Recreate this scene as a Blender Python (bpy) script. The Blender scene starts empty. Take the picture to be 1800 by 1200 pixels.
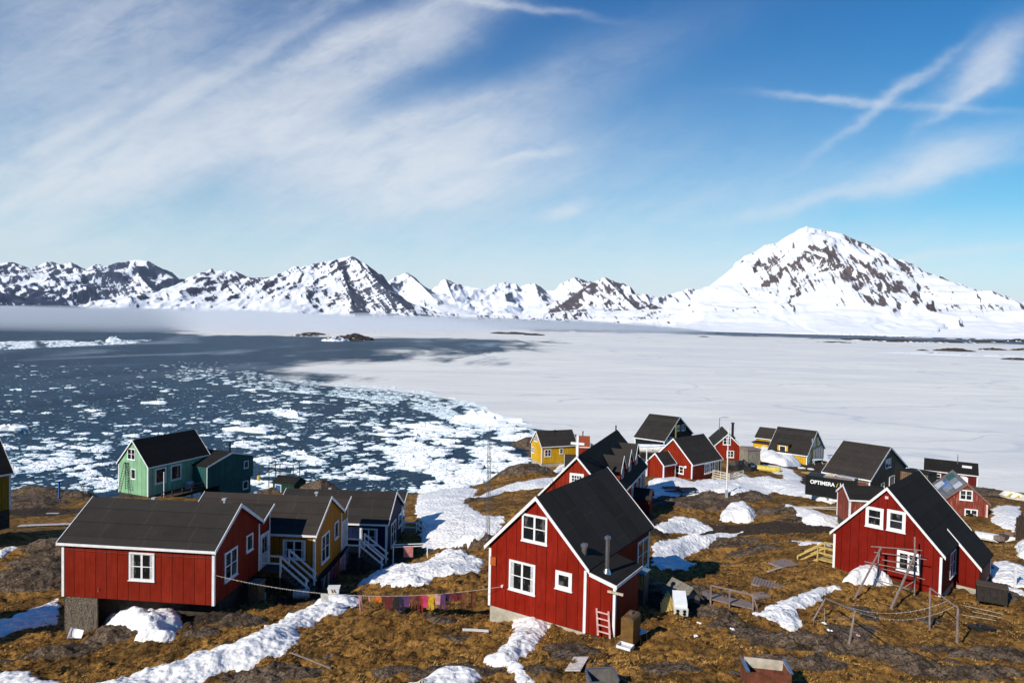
import bpy, bmesh, math, random
import numpy as np
from mathutils import Vector, Matrix
R = math.radians
sc = bpy.context.scene
col = sc.collection
rnd = random.Random(7)
CAMZ = 28.0                      # metres above the sea
F, PITCH, ROLL = 1200.0, R(1.87), R(1.19)   # in pixels of the 1800 x 1200 photograph

# ---------------------------------------------------------------- camera
cp, sp = math.cos(PITCH), math.sin(PITCH)
cr, sr = math.cos(ROLL), math.sin(ROLL)
FW = Vector((0, cp, -sp)); UP0 = Vector((0, sp, cp)); X0 = Vector((1, 0, 0))
cam_d = bpy.data.cameras.new('camera'); cam = bpy.data.objects.new('camera', cam_d); col.objects.link(cam)
RX = X0*cr + UP0*sr; RY = UP0*cr - X0*sr
M = Matrix.Identity(4)
for i in range(3):
    M[i][0], M[i][1], M[i][2] = RX[i], RY[i], -FW[i]
M[2][3] = CAMZ
cam.matrix_world = M
cam_d.sensor_width = 36; cam_d.lens = 24; cam_d.clip_start = .2; cam_d.clip_end = 60000
sc.camera = cam

# ---------------------------------------------------------------- sky, sun, exposure
SUN_AZ, SUN_EL = 44.0, 32.0      # the sun stands behind the camera, to the left
SUN_STR, SKY_STR, EXPO = 5.0, .066, 0.0
to_sun = Vector((-math.sin(R(SUN_AZ))*math.cos(R(SUN_EL)), -math.cos(R(SUN_AZ))*math.cos(R(SUN_EL)), math.sin(R(SUN_EL))))
sl = bpy.data.lights.new('sun', 'SUN'); so = bpy.data.objects.new('sun', sl); col.objects.link(so)
sl.energy = SUN_STR; sl.angle = R(.5); sl.color = (1, .925, .81)
so.rotation_euler = to_sun.to_track_quat('Z', 'Y').to_euler(); so.location = (0, 0, 60)
sc.view_settings.view_transform = 'Standard'; sc.view_settings.look = 'None'
sc.view_settings.exposure = EXPO; sc.view_settings.gamma = 1

def ray(px, py):
    x, y = px-900.0, py-600.0
    u = x*cr + y*sr; v = -x*sr + y*cr
    return X0*u + FW*F - UP0*v
def atD(px, py, D):
    d = ray(px, py); return Vector((0, 0, CAMZ)) + d*(D/d.y)
def atz(px, py, z):
    d = ray(px, py); t = (z-CAMZ)/d.z; return Vector((0, 0, CAMZ)) + d*t

class NT:
    """small helper for node graphs"""
    def __init__(s, tree): s.t = tree; s.n = tree.nodes; s.l = tree.links
    def new(s, typ, **kw):
        n = s.n.new(typ)
        for k, v in kw.items():
            if k == 'inp':
                for a, b in v.items():
                    if b is None: continue
                    if hasattr(b, 'is_linked') or isinstance(b, bpy.types.NodeSocket): s.l.new(b, n.inputs[a])
                    else: n.inputs[a].default_value = b
            else: setattr(n, k, v)
        return n
    def m(s, op, a, b=None, c=None, clamp=False):
        n = s.new('ShaderNodeMath', operation=op, inp={0: a, 1: b, 2: c}); n.use_clamp = clamp
        return n.outputs[0]
    def vm(s, op, a, b=None):
        n = s.new('ShaderNodeVectorMath', operation=op, inp={0: a, 1: b})
        return n.outputs['Value'] if op in ('DOT_PRODUCT', 'LENGTH') else n.outputs[0]
    def noise(s, vec, scale, detail=4, rough=.55, dist=0, out=0, lac=2.0):
        n = s.new('ShaderNodeTexNoise', inp={'Vector': vec, 'Scale': scale, 'Detail': detail, 'Roughness': rough, 'Distortion': dist, 'Lacunarity': lac})
        return n.outputs[out]
    def ramp(s, fac, stops, interp='LINEAR'):
        n = s.new('ShaderNodeValToRGB', inp={0: fac}); cr_ = n.color_ramp; cr_.interpolation = interp
        while len(cr_.elements) < len(stops): cr_.elements.new(.5)
        for e, (p, c) in zip(cr_.elements, stops):
            e.position = p; e.color = (c, c, c, 1) if isinstance(c, (int, float)) else (*c, 1)
        return n.outputs[0]
    def mix(s, f, a, b, bt='MIX'):
        n = s.new('ShaderNodeMix', data_type='RGBA', blend_type=bt, inp={0: f})
        for k, v in ((6, a), (7, b)):
            if isinstance(v, bpy.types.NodeSocket): s.l.new(v, n.inputs[k])
            else: n.inputs[k].default_value = (*v, 1) if not isinstance(v, (int, float)) else (v, v, v, 1)
        return n.outputs[2]
    def map(s, vec, scale=(1, 1, 1), rot=(0, 0, 0), loc=(0, 0, 0)):
        return s.new('ShaderNodeMapping', inp={'Vector': vec, 'Scale': scale, 'Rotation': rot, 'Location': loc}).outputs[0]

w = bpy.data.worlds.new('World'); sc.world = w; w.use_nodes = True
nt = NT(w.node_tree); nt.n.clear()
sky = nt.new('ShaderNodeTexSky', sky_type='NISHITA', sun_disc=False, sun_elevation=R(SUN_EL), sun_rotation=R(180+SUN_AZ),
             altitude=30, air_density=1.0, dust_density=.1, ozone_density=2.0)
tc = nt.new('ShaderNodeTexCoord').outputs['Generated']
sep = nt.new('ShaderNodeSeparateXYZ', inp={0: tc})
ypos = nt.m('MAXIMUM', sep.outputs[1], .02)
A_ = nt.m('DIVIDE', sep.outputs[0], ypos); B_ = nt.m('DIVIDE', sep.outputs[2], ypos)
P_ = nt.new('ShaderNodeCombineXYZ', inp={0: A_, 1: B_}).outputs[0]
blobs = [(130, 120, 380, 200, 38, .50), (500, 195, 360, 44, 30, .44), (300, 265, 320, 52, 26, .42), (650, 60, 230, 34, 26, .45), (610, 150, 270, 26, 29, .30),
         (120, 310, 280, 70, 15, .50), (690, 285, 240, 80, 4, 1.25), (770, 345, 130, 22, 10, .50), (880, 190, 300, 46, 24, .26), (1050, 300, 350, 100, 8, .12),
         (990, 372, 36, 12, 16, .75), (1500, 340, 250, 11, 13, .34), (1640, 290, 135, 30, 17, .70), (1560, 175, 130, 10, 38, .42), (1465, 178, 100, 7, -6, .42),
         (1745, 110, 85, 32, 38, .75), (1690, 180, 90, 11, 38, .35), (1650, 192, 100, 7, -4, .22), (900, 490, 1500, 75, 0, .36), (560, 90, 200, 16, 24, .35), (420, 110, 260, 14, 32, .35), (250, 200, 280, 14, 34, .35), (640, 230, 220, 12, 14, .35), (120, 230, 220, 12, 30, .3), (850, 400, 520, 45, 5, .16),
         (300, 400, 380, 34, 5, .14), (1620, 452, 300, 9, 6, .28), (1250, 350, 260, 60, 16, .14), (880, 10, 130, 7, -8, .40), (930, 275, 60, 7, 12, .5), (1500, 430, 300, 40, 6, .10)]
wq = nt.noise(nt.map(P_, scale=(1, 1.6, 1)), 5.0, 5, .6, 0.0, out=1)
PW = nt.vm('ADD', P_, nt.vm('MULTIPLY', nt.vm('SUBTRACT', wq, (.5, .5, .5)), (.10, .055, 0)))
tot = None
for (px, py, L_, W_, ang, amp) in blobs:
    d = ray(px, py); c = (d.x/d.y, d.z/d.y, 0)
    ca, sa = math.cos(R(ang)), math.sin(R(ang))
    q = nt.vm('SUBTRACT', PW, c)
    u = nt.vm('DOT_PRODUCT', q, (ca*F/L_, sa*F/L_, 0)); v = nt.vm('DOT_PRODUCT', q, (-sa*F/W_, ca*F/W_, 0))
    r2 = nt.m('ADD', nt.m('MULTIPLY', u, u), nt.m('MULTIPLY', v, v))
    g = nt.m('MULTIPLY', nt.m('EXPONENT', nt.m('MULTIPLY', r2, -1.0)), amp)
    tot = g if tot is None else nt.m('ADD', tot, g)
Pr = nt.map(P_, rot=(0, 0, R(-27)))
n1 = nt.noise(nt.map(Pr, scale=(1.6, 8.5, 1)), 2.2, 9, .68, .45)
n2 = nt.noise(nt.map(Pr, scale=(2.2, 4.0, 1)), 3.4, 8, .66, .8)
n3 = nt.noise(nt.map(P_, scale=(9, 26, 1), rot=(0, 0, R(-20))), 2.2, 8, .68, .8)
nn = nt.m('ADD', nt.m('MULTIPLY', n1, 1.25), nt.m('MULTIPLY', n2, .9))
nn = nt.m('ADD', nn, nt.m('MULTIPLY', n3, .55))
nn = nt.m('SUBTRACT', nn, .66)
nn = nt.m('MULTIPLY', nn, 1.35)
cl = nt.m('MULTIPLY', tot, nt.m('MAXIMUM', nn, .12))
cl = nt.m('MULTIPLY', cl, nt.m('GREATER_THAN', sep.outputs[1], .03))
cl = nt.m('MULTIPLY', nt.m('SUBTRACT', 1.0, nt.m('EXPONENT', nt.m('MULTIPLY', cl, -1.4))), .95)
hsv = nt.new('ShaderNodeHueSaturation', inp={'Hue': .5, 'Saturation': 1.35, 'Value': 1.45, 'Color': sky.outputs[0]}).outputs[0]
hsv = nt.vm('MAXIMUM', nt.vm('SUBTRACT', nt.vm('MULTIPLY', hsv, (.80, 1.03, 1.14)), (3.1, .35, 0)), (.12, .05, .1))
low = nt.m('MULTIPLY', nt.m('EXPONENT', nt.m('MULTIPLY', nt.m('MAXIMUM', B_, 0.0), -7.2)), 1.0)
base = nt.mix(low, hsv, (11.3, 12.2, 13.2))
fin = nt.mix(cl, base, (12.0, 12.5, 13.3))
bg = nt.new('ShaderNodeBackground', inp={'Color': fin, 'Strength': SKY_STR})
wo = nt.new('ShaderNodeOutputWorld'); nt.l.new(bg.outputs[0], wo.inputs[0])
sc.cycles.max_bounces = 8; sc.cycles.diffuse_bounces = 3; sc.cycles.glossy_bounces = 3; sc.cycles.volume_bounces = 3
sc.cycles.transmission_bounces = 4; sc.cycles.transparent_max_bounces = 8; sc.cycles.caustics_reflective = False; sc.cycles.caustics_refractive = False
sc.cycles.sample_clamp_indirect = 4

# ---------------------------------------------------------------- numeric helpers
_g = np.random.RandomState(5)
_perm = _g.permutation(512); _perm = np.concatenate([_perm, _perm])
_ang = _g.rand(512)*2*np.pi; _gx, _gy = np.cos(_ang), np.sin(_ang)
def pn(x, y, seed=0):
    x = np.asarray(x, float)+seed*17.31; y = np.asarray(y, float)-seed*9.77
    xi = np.floor(x).astype(np.int64); yi = np.floor(y).astype(np.int64); xf = x-xi; yf = y-yi
    u = xf**3*(xf*(xf*6-15)+10); v = yf**3*(yf*(yf*6-15)+10)
    def gr(a, b, dx, dy):
        h = _perm[(_perm[(a+seed*7) & 511] + b) & 511]
        return _gx[h]*dx + _gy[h]*dy
    n00 = gr(xi, yi, xf, yf); n10 = gr(xi+1, yi, xf-1, yf); n01 = gr(xi, yi+1, xf, yf-1); n11 = gr(xi+1, yi+1, xf-1, yf-1)
    return ((n00*(1-u)+n10*u)*(1-v) + (n01*(1-u)+n11*u)*v)*1.5
def fbm(x, y, octv=4, seed=0, gain=.5, lac=2.03):
    s = 0; a = 1; t = 0
    for k in range(octv):
        s = s + a*pn(x, y, seed+k); t += a; a *= gain; x = np.asarray(x)*lac; y = np.asarray(y)*lac
    return s/t*1.3
def ridged(x, y, octv=4, seed=0, gain=.5):
    s = 0; a = 1; t = 0
    for k in range(octv):
        s = s + a*(1-np.abs(pn(x, y, seed+k))*1.6); t += a; a *= gain; x = np.asarray(x)*2.07; y = np.asarray(y)*2.07
    return s/t
def smooth(a, b, x):
    t = np.clip((np.asarray(x, float)-a)/(b-a), 0, 1); return t*t*(3-2*t)

def mesh_np(name, verts, quads=None, tris=None, attrs=None, smooth_=True, uv=None):
    me = bpy.data.meshes.new(name)
    verts = np.asarray(verts, np.float32)
    nq = 0 if quads is None else len(quads); nt_ = 0 if tris is None else len(tris)
    loops = []
    if nq: loops.append(np.asarray(quads, np.int32).ravel())
    if nt_: loops.append(np.asarray(tris, np.int32).ravel())
    loops = np.concatenate(loops)
    me.vertices.add(len(verts)); me.vertices.foreach_set('co', verts.ravel())
    me.loops.add(len(loops)); me.loops.foreach_set('vertex_index', loops)
    me.polygons.add(nq+nt_)
    st = np.concatenate([np.arange(nq)*4, nq*4+np.arange(nt_)*3]).astype(np.int32)
    me.polygons.foreach_set('loop_start', st)
    me.update(calc_edges=True)
    me.polygons.foreach_set('use_smooth', np.full(nq+nt_, smooth_, bool))
    for k, a in (attrs or {}).items():
        at = me.attributes.new(k, 'FLOAT', 'POINT'); at.data.foreach_set('value', np.asarray(a, np.float32).ravel())
    me.validate()
    return me
def link(name, me, mat=None, parent=None, kind=None, label=None, cat=None, group=None):
    o = bpy.data.objects.new(name, me); col.objects.link(o)
    if mat is not None: me.materials.append(mat)
    if parent is not None: o.parent = parent
    tag(o, label, cat, group, kind)
    return o
def tag(o, label=None, cat=None, group=None, kind=None):
    if label: o['label'] = label
    if cat: o['category'] = cat
    if group: o['group'] = group
    if kind: o['kind'] = kind
    return o
def gridq(nr, nc, wrap=False):
    i = np.arange(nr-1)[:, None]*nc + np.arange(nc-1 if not wrap else nc)[None, :]
    j = np.arange(nc-1 if not wrap else nc)[None, :]
    nx = (j+1) % nc - j
    a = i; b = i+nx; c = b+nc; d = i+nc
    return np.stack([a, b, c, d], -1).reshape(-1, 4)

def bsdf(name, **kw):
    m = bpy.data.materials.new(name); m.use_nodes = True
    n = NT(m.node_tree); b = n.n['Principled BSDF']
    for k, v in kw.items():
        k = k.replace('_', ' ')
        if k == 'col': b.inputs['Base Color'].default_value = (*v, 1)
        elif k == 'rough': b.inputs['Roughness'].default_value = v
        elif k == 'metal': b.inputs['Metallic'].default_value = v
        elif k == 'spec': b.inputs['Specular IOR Level'].default_value = v
    return m, n, b
def bump(n, b, h, strength=.5, dist=.05):
    bm_ = n.new('ShaderNodeBump', inp={'Height': h, 'Strength': strength, 'Distance': dist})
    n.l.new(bm_.outputs[0], b.inputs['Normal'])

# ---------------------------------------------------------------- materials of the setting
def mat_mountain():
    m, n, b = bsdf('snowy_rock', rough=.8, spec=.1)
    p = n.new('ShaderNodeNewGeometry').outputs['Position']
    rk = n.new('ShaderNodeAttribute', attribute_name='rock').outputs['Fac']
    hu = n.new('ShaderNodeAttribute', attribute_name='hue').outputs['Fac']
    a = n.noise(p, .048, 8, .72, .3)
    f = n.m('ADD', rk, n.m('MULTIPLY', n.m('SUBTRACT', a, .5), .85))
    f = n.ramp(f, [(.47, 0.0), (.53, 1.0)])
    rc = n.mix(n.noise(p, .02, 4), (.026, .040, .078), (.075, .092, .140))  # far rock: blue of haze and shade put into its colour
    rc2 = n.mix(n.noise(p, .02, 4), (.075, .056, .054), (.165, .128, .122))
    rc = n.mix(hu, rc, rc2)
    sn = n.mix(n.noise(p, .004, 4), (.80, .82, .86), (.90, .91, .93))
    n.l.new(n.mix(f, sn, rc), b.inputs['Base Color'])
    bump(n, b, n.noise(p, .03, 5, .6), .35, 6)
    return m
def mat_ground():
    m, n, b = bsdf('tundra', rough=.95, spec=.12)
    p = n.new('ShaderNodeNewGeometry').outputs['Position']
    at = lambda k: n.new('ShaderNodeAttribute', attribute_name=k).outputs['Fac']
    rk, so_ = at('rock'), at('soil_shade')
    n1 = n.noise(p, .45, 5, .6, .4); n2 = n.noise(p, 2.6, 5, .65, .3); n3 = n.noise(p, 11, 4, .7)
    n4 = n.noise(n.map(p, scale=(1, 1, .4)), 38, 3, .7)
    g = n.ramp(n1, [(.30, (.070, .040, .014)), (.45, (.25, .122, .027)), (.58, (.46, .235, .056)), (.72, (.30, .145, .032))])
    g = n.mix(n.ramp(n2, [(.38, 1.0), (.52, 0.0)]), g, (.040, .025, .011))
    g = n.mix(n.ramp(n.noise(p, .30, 5, .62, .6), [(.38, .6), (.50, 0.0)]), g, (.075, .043, .016))
    g = n.mix(n.ramp(n2, [(.58, 0.0), (.72, .7)]), g, (.36, .20, .055))
    g = n.mix(n.ramp(n3, [(.35, .65), (.52, 0.0)]), g, (.06, .035, .012))
    g = n.mix(n.ramp(n4, [(.55, 0.0), (.70, .5)]), g, (.38, .22, .07))
    g = n.mix(n.ramp(n.noise(p, 1.1, 4, .6), [(.62, 0.0), (.70, .55)]), g, (.075, .085, .018))
    g = n.mix(n.ramp(n.noise(p, 26, 2, .5), [(.735, 0.0), (.75, .8)]), g, (.55, .5, .42))
    r1 = n.noise(n.map(p, scale=(1, 1, 3)), 1.2, 6, .65, .8)
    rc = n.ramp(r1, [(.30, (.030, .021, .014)), (.45, (.115, .080, .052)), (.60, (.235, .170, .118)), (.76, (.150, .108, .062))])
    rc = n.mix(n.ramp(n.noise(p, 9, 5, .7), [(.42, .8), (.52, 0.0)]), rc, (.02, .016, .012))
    vor = n.new('ShaderNodeTexVoronoi', feature='DISTANCE_TO_EDGE', inp={'Vector': n.map(n.new('ShaderNodeVectorMath', operation='ADD', inp={0: p, 1: n.vm('SCALE', n.noise(p, 1.5, 3, out=1), None)}).outputs[0], scale=(.5, .9, .8)), 'Scale': .9}).outputs[0]
    rc = n.mix(n.ramp(vor, [(.0, .85), (.035, 0.0)]), rc, (.012, .010, .008))
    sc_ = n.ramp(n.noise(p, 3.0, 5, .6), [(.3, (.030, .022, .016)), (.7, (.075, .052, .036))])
    fr = n.ramp(n.m('ADD', rk, n.m('MULTIPLY', n.m('SUBTRACT', n.noise(p, 2.2, 5, .65), .5), .9)), [(.46, 0.0), (.54, 1.0)])
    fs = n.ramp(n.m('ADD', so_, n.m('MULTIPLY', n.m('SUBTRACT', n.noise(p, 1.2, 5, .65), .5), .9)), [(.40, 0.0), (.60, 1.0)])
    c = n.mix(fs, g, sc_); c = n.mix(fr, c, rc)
    n.l.new(c, b.inputs['Base Color'])
    h = n.m('ADD', n.m('MULTIPLY', n2, .6), n.m('ADD', n.m('MULTIPLY', n3, .35), n.m('MULTIPLY', n4, .16)))
    bump(n, b, h, 1.0, .22)
    return m
def mat_snow():
    m, n, b = bsdf('old_snow', rough=.7, spec=.25)
    p = n.new('ShaderNodeNewGeometry').outputs['Position']
    s1 = n.noise(p, 1.3, 5, .6); s2 = n.noise(p, 6, 5, .65)
    dirt = n.new('ShaderNodeAttribute', attribute_name='dirt').outputs['Fac']
    c = n.mix(s1, (.76, .765, .77), (.90, .885, .85))
    c = n.mix(n.ramp(n.m('ADD', dirt, n.m('MULTIPLY', n.m('SUBTRACT', s2, .5), 1.1)), [(.50, 0.0), (.80, .65)]), c, (.36, .31, .22))
    n.l.new(c, b.inputs['Base Color'])
    b.inputs['Subsurface Weight'].default_value = 0
    v = n.new('ShaderNodeTexVoronoi', feature='SMOOTH_F1', inp={'Vector': p, 'Scale': 4.2}).outputs[0]
    bump(n, b, n.m('ADD', n.m('MULTIPLY', v, 1.0), n.m('MULTIPLY', s2, .5)), .75, .16)
    return m
def water_nodes(n, b, p):
    b.inputs['Roughness'].default_value = .30; b.inputs['Specular IOR Level'].default_value = .12; b.inputs['IOR'].default_value = 1.12
    a = n.noise(n.map(p, scale=(.02, .006, 1)), 1.0, 6, .6, .8)
    c = n.mix(n.ramp(a, [(.32, 0.0), (.68, 1.0)]), (.006, .032, .070), (.016, .060, .112))
    g = n.noise(n.map(p, scale=(.12, .30, 1), rot=(0, 0, R(-14))), 1.0, 6, .65, .5)
    c = n.mix(n.ramp(g, [(.36, .55), (.50, 0.0), (.62, 0.0), (.72, .5)]), c, (.004, .022, .052))
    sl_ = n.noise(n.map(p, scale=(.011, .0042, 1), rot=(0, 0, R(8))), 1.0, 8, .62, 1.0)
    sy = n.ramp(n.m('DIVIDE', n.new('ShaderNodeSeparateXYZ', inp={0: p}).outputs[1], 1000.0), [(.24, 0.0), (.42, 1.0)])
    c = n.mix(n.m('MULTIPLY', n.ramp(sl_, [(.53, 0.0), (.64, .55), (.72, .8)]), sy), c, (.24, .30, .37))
    n.l.new(c, b.inputs['Base Color'])
    w1 = n.noise(n.map(p, scale=(1, 2.0, 1), rot=(0, 0, R(-12))), .55, 4, .6)
    w2 = n.noise(n.map(p, scale=(1, 2.4, 1), rot=(0, 0, R(-12))), .12, 4, .6)
    bump(n, b, n.m('ADD', w1, n.m('MULTIPLY', w2, 2.0)), .9, .9)
def mat_water():
    m, n, b = bsdf('sea_water')
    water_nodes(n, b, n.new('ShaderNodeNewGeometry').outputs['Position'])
    return m
def mat_seaice():
    m, n, b = bsdf('fast_ice', rough=.6, spec=.3)
    p = n.new('ShaderNodeNewGeometry').outputs['Position']
    wet = n.new('ShaderNodeAttribute', attribute_name='wet').outputs['Fac']
    s = n.noise(n.map(p, scale=(.0035, .011, 1), rot=(0, 0, R(-8))), 1.0, 8, .62, 1.2)
    s2 = n.noise(n.map(p, scale=(.02, .07, 1), rot=(0, 0, R(-6))), 1.0, 7, .62, .8)
    s3 = n.noise(n.map(p, scale=(.3, .7, 1)), 1.0, 6, .65)
    s4 = n.noise(n.map(p, scale=(.014, .0048, 1), rot=(0, 0, R(6))), 1.0, 8, .60, 1.3)
    v = n.new('ShaderNodeTexVoronoi', feature='DISTANCE_TO_EDGE', inp={'Vector': n.vm('ADD', n.map(p, scale=(.006, .013, 1)), n.vm('MULTIPLY', n.noise(p, .012, 4, .6, out=1), (.9, .9, 0))), 'Scale': 1.0}).outputs[0]
    f = n.m('ADD', wet, n.m('MULTIPLY', n.m('SUBTRACT', s, .5), .9))
    f = n.m('ADD', f, n.m('MULTIPLY', n.m('SUBTRACT', s2, .5), .7))
    f = n.m('ADD', f, n.m('MULTIPLY', n.m('SUBTRACT', s4, .5), 2.2))
    wf = n.ramp(f, [(.34, 0.0), (.50, .35), (.62, .7), (.80, 1.0)])
    c = n.mix(n.ramp(s2, [(.32, 0.0), (.62, 1.0)]), (.77, .75, .69), (.93, .895, .80))
    c = n.mix(n.ramp(s, [(.38, .45), (.56, 0.0)]), c, (.67, .67, .68))
    c = n.mix(n.ramp(s3, [(.30, .35), (.50, 0.0)]), c, (.60, .62, .66))
    c = n.mix(n.ramp(v, [(.0, .45), (.012, 0.0)]), c, (.42, .47, .54))
    n.l.new(c, b.inputs['Base Color'])
    bump(n, b, n.m('ADD', s3, n.m('MULTIPLY', s2, 1.0)), .55, .35)
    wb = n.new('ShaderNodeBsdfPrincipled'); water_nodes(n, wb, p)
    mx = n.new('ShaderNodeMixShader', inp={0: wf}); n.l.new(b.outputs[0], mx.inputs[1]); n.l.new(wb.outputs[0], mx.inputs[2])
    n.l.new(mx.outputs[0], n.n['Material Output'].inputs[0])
    return m
def mat_floe():
    m, n, b = bsdf('glacier_ice', rough=.5, spec=.3)
    p = n.new('ShaderNodeNewGeometry').outputs['Position']
    z = n.new('ShaderNodeSeparateXYZ', inp={0: p}).outputs[2]
    c = n.mix(n.noise(p, .6, 4), (.80, .84, .86), (.90, .91, .92))
    c = n.mix(n.ramp(z, [(.02, .75), (.14, 0.0)]), c, (.38, .62, .68))
    n.l.new(c, b.inputs['Base Color'])
    bump(n, b, n.noise(p, 2.5, 4, .6), .5, .15)
    return m
M_MOUNT, M_GROUND, M_SNOW, M_WATER, M_ICE, M_FLOE = mat_mountain(), mat_ground(), mat_snow(), mat_water(), mat_seaice(), mat_floe()

def seg_d(px, py, x0, y0, x1, y1):
    dx, dy = x1-x0, y1-y0; t = np.clip(((px-x0)*dx+(py-y0)*dy)/(dx*dx+dy*dy), 0, 1)
    return np.hypot(px-x0-t*dx, py-y0-t*dy)
# ---------------------------------------------------------------- mountains across the fjord
def ridge3(pts, D, Dl=None):
    out = []
    for i, q in enumerate(pts):
        d = D if Dl is None else D+(Dl-D)*i/(len(pts)-1)
        v = atD(q[0], q[1], d); out.append((v.x, v.y, v.z))
    return np.array(out)
# ridge line, its reach, fall-off exponent, rock amount, warm rock, gully wavelength, gully depth
MT = [
 (ridge3([(1150,575),(1185,545),(1230,515),(1262,490),(1290,468),(1310,448),(1330,441),(1345,428),(1362,427),(1390,410),(1418,395),(1440,403),(1470,407),(1500,418),(1530,430),(1560,447),(1580,456),(1600,465),(1640,487),(1680,508),(1720,525),(1760,548),(1800,566),(1900,590)], 4600, 3900), 2300, 1.25, .26, 1.0, 210, 40),
 (ridge3([(1230,532),(1330,478),(1375,446),(1397,433),(1420,440),(1460,455),(1500,470),(1540,492),(1590,520),(1650,545),(1700,566)], 3900, 3000), 1200, 1.35, .36, 1.0, 120, 30),
 (ridge3([(930,553),(985,525),(1020,499),(1042,494),(1063,486),(1080,495),(1096,497),(1110,508),(1130,530),(1175,552)], 6800), 2000, 1.25, .56, .9, 240, 60),
 (ridge3([(870,568),(930,560),(985,548),(1050,538),(1100,545),(1150,562),(1200,553),(1235,543),(1290,530),(1330,541),(1400,537),(1450,556),(1500,566)], 4300, 3200), 900, 1.2, .46, .8, 120, 25),
 (ridge3([(640,520),(690,490),(702,482),(716,478),(730,487),(752,508),(768,508),(775,492),(783,489),(800,497),(825,501),(850,509),(866,501),(890,494),(915,502),(930,497),(945,500),(957,508),(975,509),(985,498),(1010,487),(1036,493),(1062,512),(1120,516),(1160,521),(1198,510),(1215,504),(1240,521),(1330,540)], 12500), 4500, 1.2, .30, .35, 500, 150),
 (ridge3([(1560,470),(1582,453),(1605,463),(1645,490),(1690,508),(1720,512),(1760,520),(1780,530),(1850,528)], 6500), 1800, 1.1, .24, .7, 300, 50),
 (ridge3([(200,560),(240,545),(280,530),(320,510),(345,490),(362,480),(372,470),(380,473),(410,474),(440,488),(470,487),(490,484),(505,474),(518,467),(535,469),(555,462),(590,455),(608,451),(618,448),(640,460),(665,480),(690,510),(720,535),(765,562)], 6400), 2100, 1.15, .40, .35, 260, 60),
 (ridge3([(-120,470),(-50,476),(0,462),(20,459),(40,466),(60,473),(80,459),(93,458),(105,466),(122,459),(135,464),(150,475),(172,461),(185,470),(200,477),(212,468),(228,456),(245,455),(262,458),(285,474),(310,490),(330,506),(390,545)], 9000, 8600), 3100, 1.2, .50, 0.0, 330, 110),
 (ridge3([(-200,500),(-60,500),(0,512),(40,528),(90,536),(130,545),(180,562)], 4600, 4300), 900, 1.2, .80, .0, 180, 30),
 (ridge3([(30,500),(80,512),(110,520),(170,545),(200,562)], 5600), 700, 1.1, .62, .0, 180, 30),
]
SPUR = [  # pixel line, distance at top, distance at foot, reach, rock, warm
 ([(22,460),(60,490),(105,518)],8900,7400,620,.62,0),([(93,458),(150,505),(205,545)],8900,7000,700,.66,0),([(122,459),(150,480),(190,500)],8950,7800,500,.6,0),([(172,461),(220,500),(282,542)],8900,6900,700,.66,0),([(228,456),(250,490),(300,540)],8900,7000,650,.66,0),([(-50,476),(0,505),(40,535)],8900,7400,600,.6,0),
 ([(618,448),(655,485),(690,520),(735,560)],6300,4500,520,.62,.2),([(640,460),(668,500),(700,556)],6350,4600,420,.62,.25),([(590,455),(610,500),(625,558)],6350,4500,430,.56,.3),([(555,463),(540,500),(545,552)],6350,4700,460,.6,.3),([(505,474),(500,505),(515,545)],6350,4900,420,.62,.3),([(440,488),(470,510),(480,540)],6350,5000,400,.60,.3),([(372,472),(345,495),(300,530)],6350,5600,420,.5,.4),([(400,480),(390,505),(370,535)],6350,5200,420,.6,.4),
 ([(1063,487),(1090,515),(1120,545)],6700,5400,480,.5,.8),([(1042,494),(1000,525),(960,552)],6700,5500,520,.72,.9),
 ([(1397,433),(1360,462),(1320,505),(1260,545)],3900,3300,330,.50,1.0),([(1440,440),(1455,490),(1475,530)],3850,3200,260,.55,1.0),([(1480,455),(1505,505),(1530,545)],3800,3050,240,.70,1.0),([(1510,470),(1550,520),(1590,560)],3700,2900,240,.68,1.0),([(1560,447),(1620,490),(1680,530)],4200,3500,260,.5,1.0),
 ([(1230,532),(1290,536),(1340,545)],3700,3000,380,.5,.9),
 ([(716,478),(740,500),(770,530)],12200,9500,900,.5,.2),([(783,489),(790,510),(800,530)],12200,10000,700,.3,.2),([(940,497),(945,515),(950,535)],12200,10000,900,.35,.3)]
for (pp_, d0, d1, rc_, rk_, hu_) in SPUR: MT.append((ridge3(pp_, d0, d1), rc_, 1.0, rk_, hu_, rc_*.30, rc_*.05))
naz, nr = 1800, 460
az = np.radians(np.linspace(-46, 46, naz)); rr = np.geomspace(2050, 15500, nr)
RR, AZ = np.meshgrid(rr, az, indexing='ij'); X = RR*np.sin(AZ); Y = RR*np.cos(AZ)
Z = np.full(X.shape, -60.0); ROCK = np.zeros(X.shape); HUE = np.zeros(X.shape)
WX_ = 150*fbm(X/700, Y/700, 4, 3); WY_ = 150*fbm(X/700, Y/700, 4, 13)
XF, YF, ZF, RF_, HF, WXF, WYF = X, Y, Z, ROCK, HUE, WX_, WY_
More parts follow.
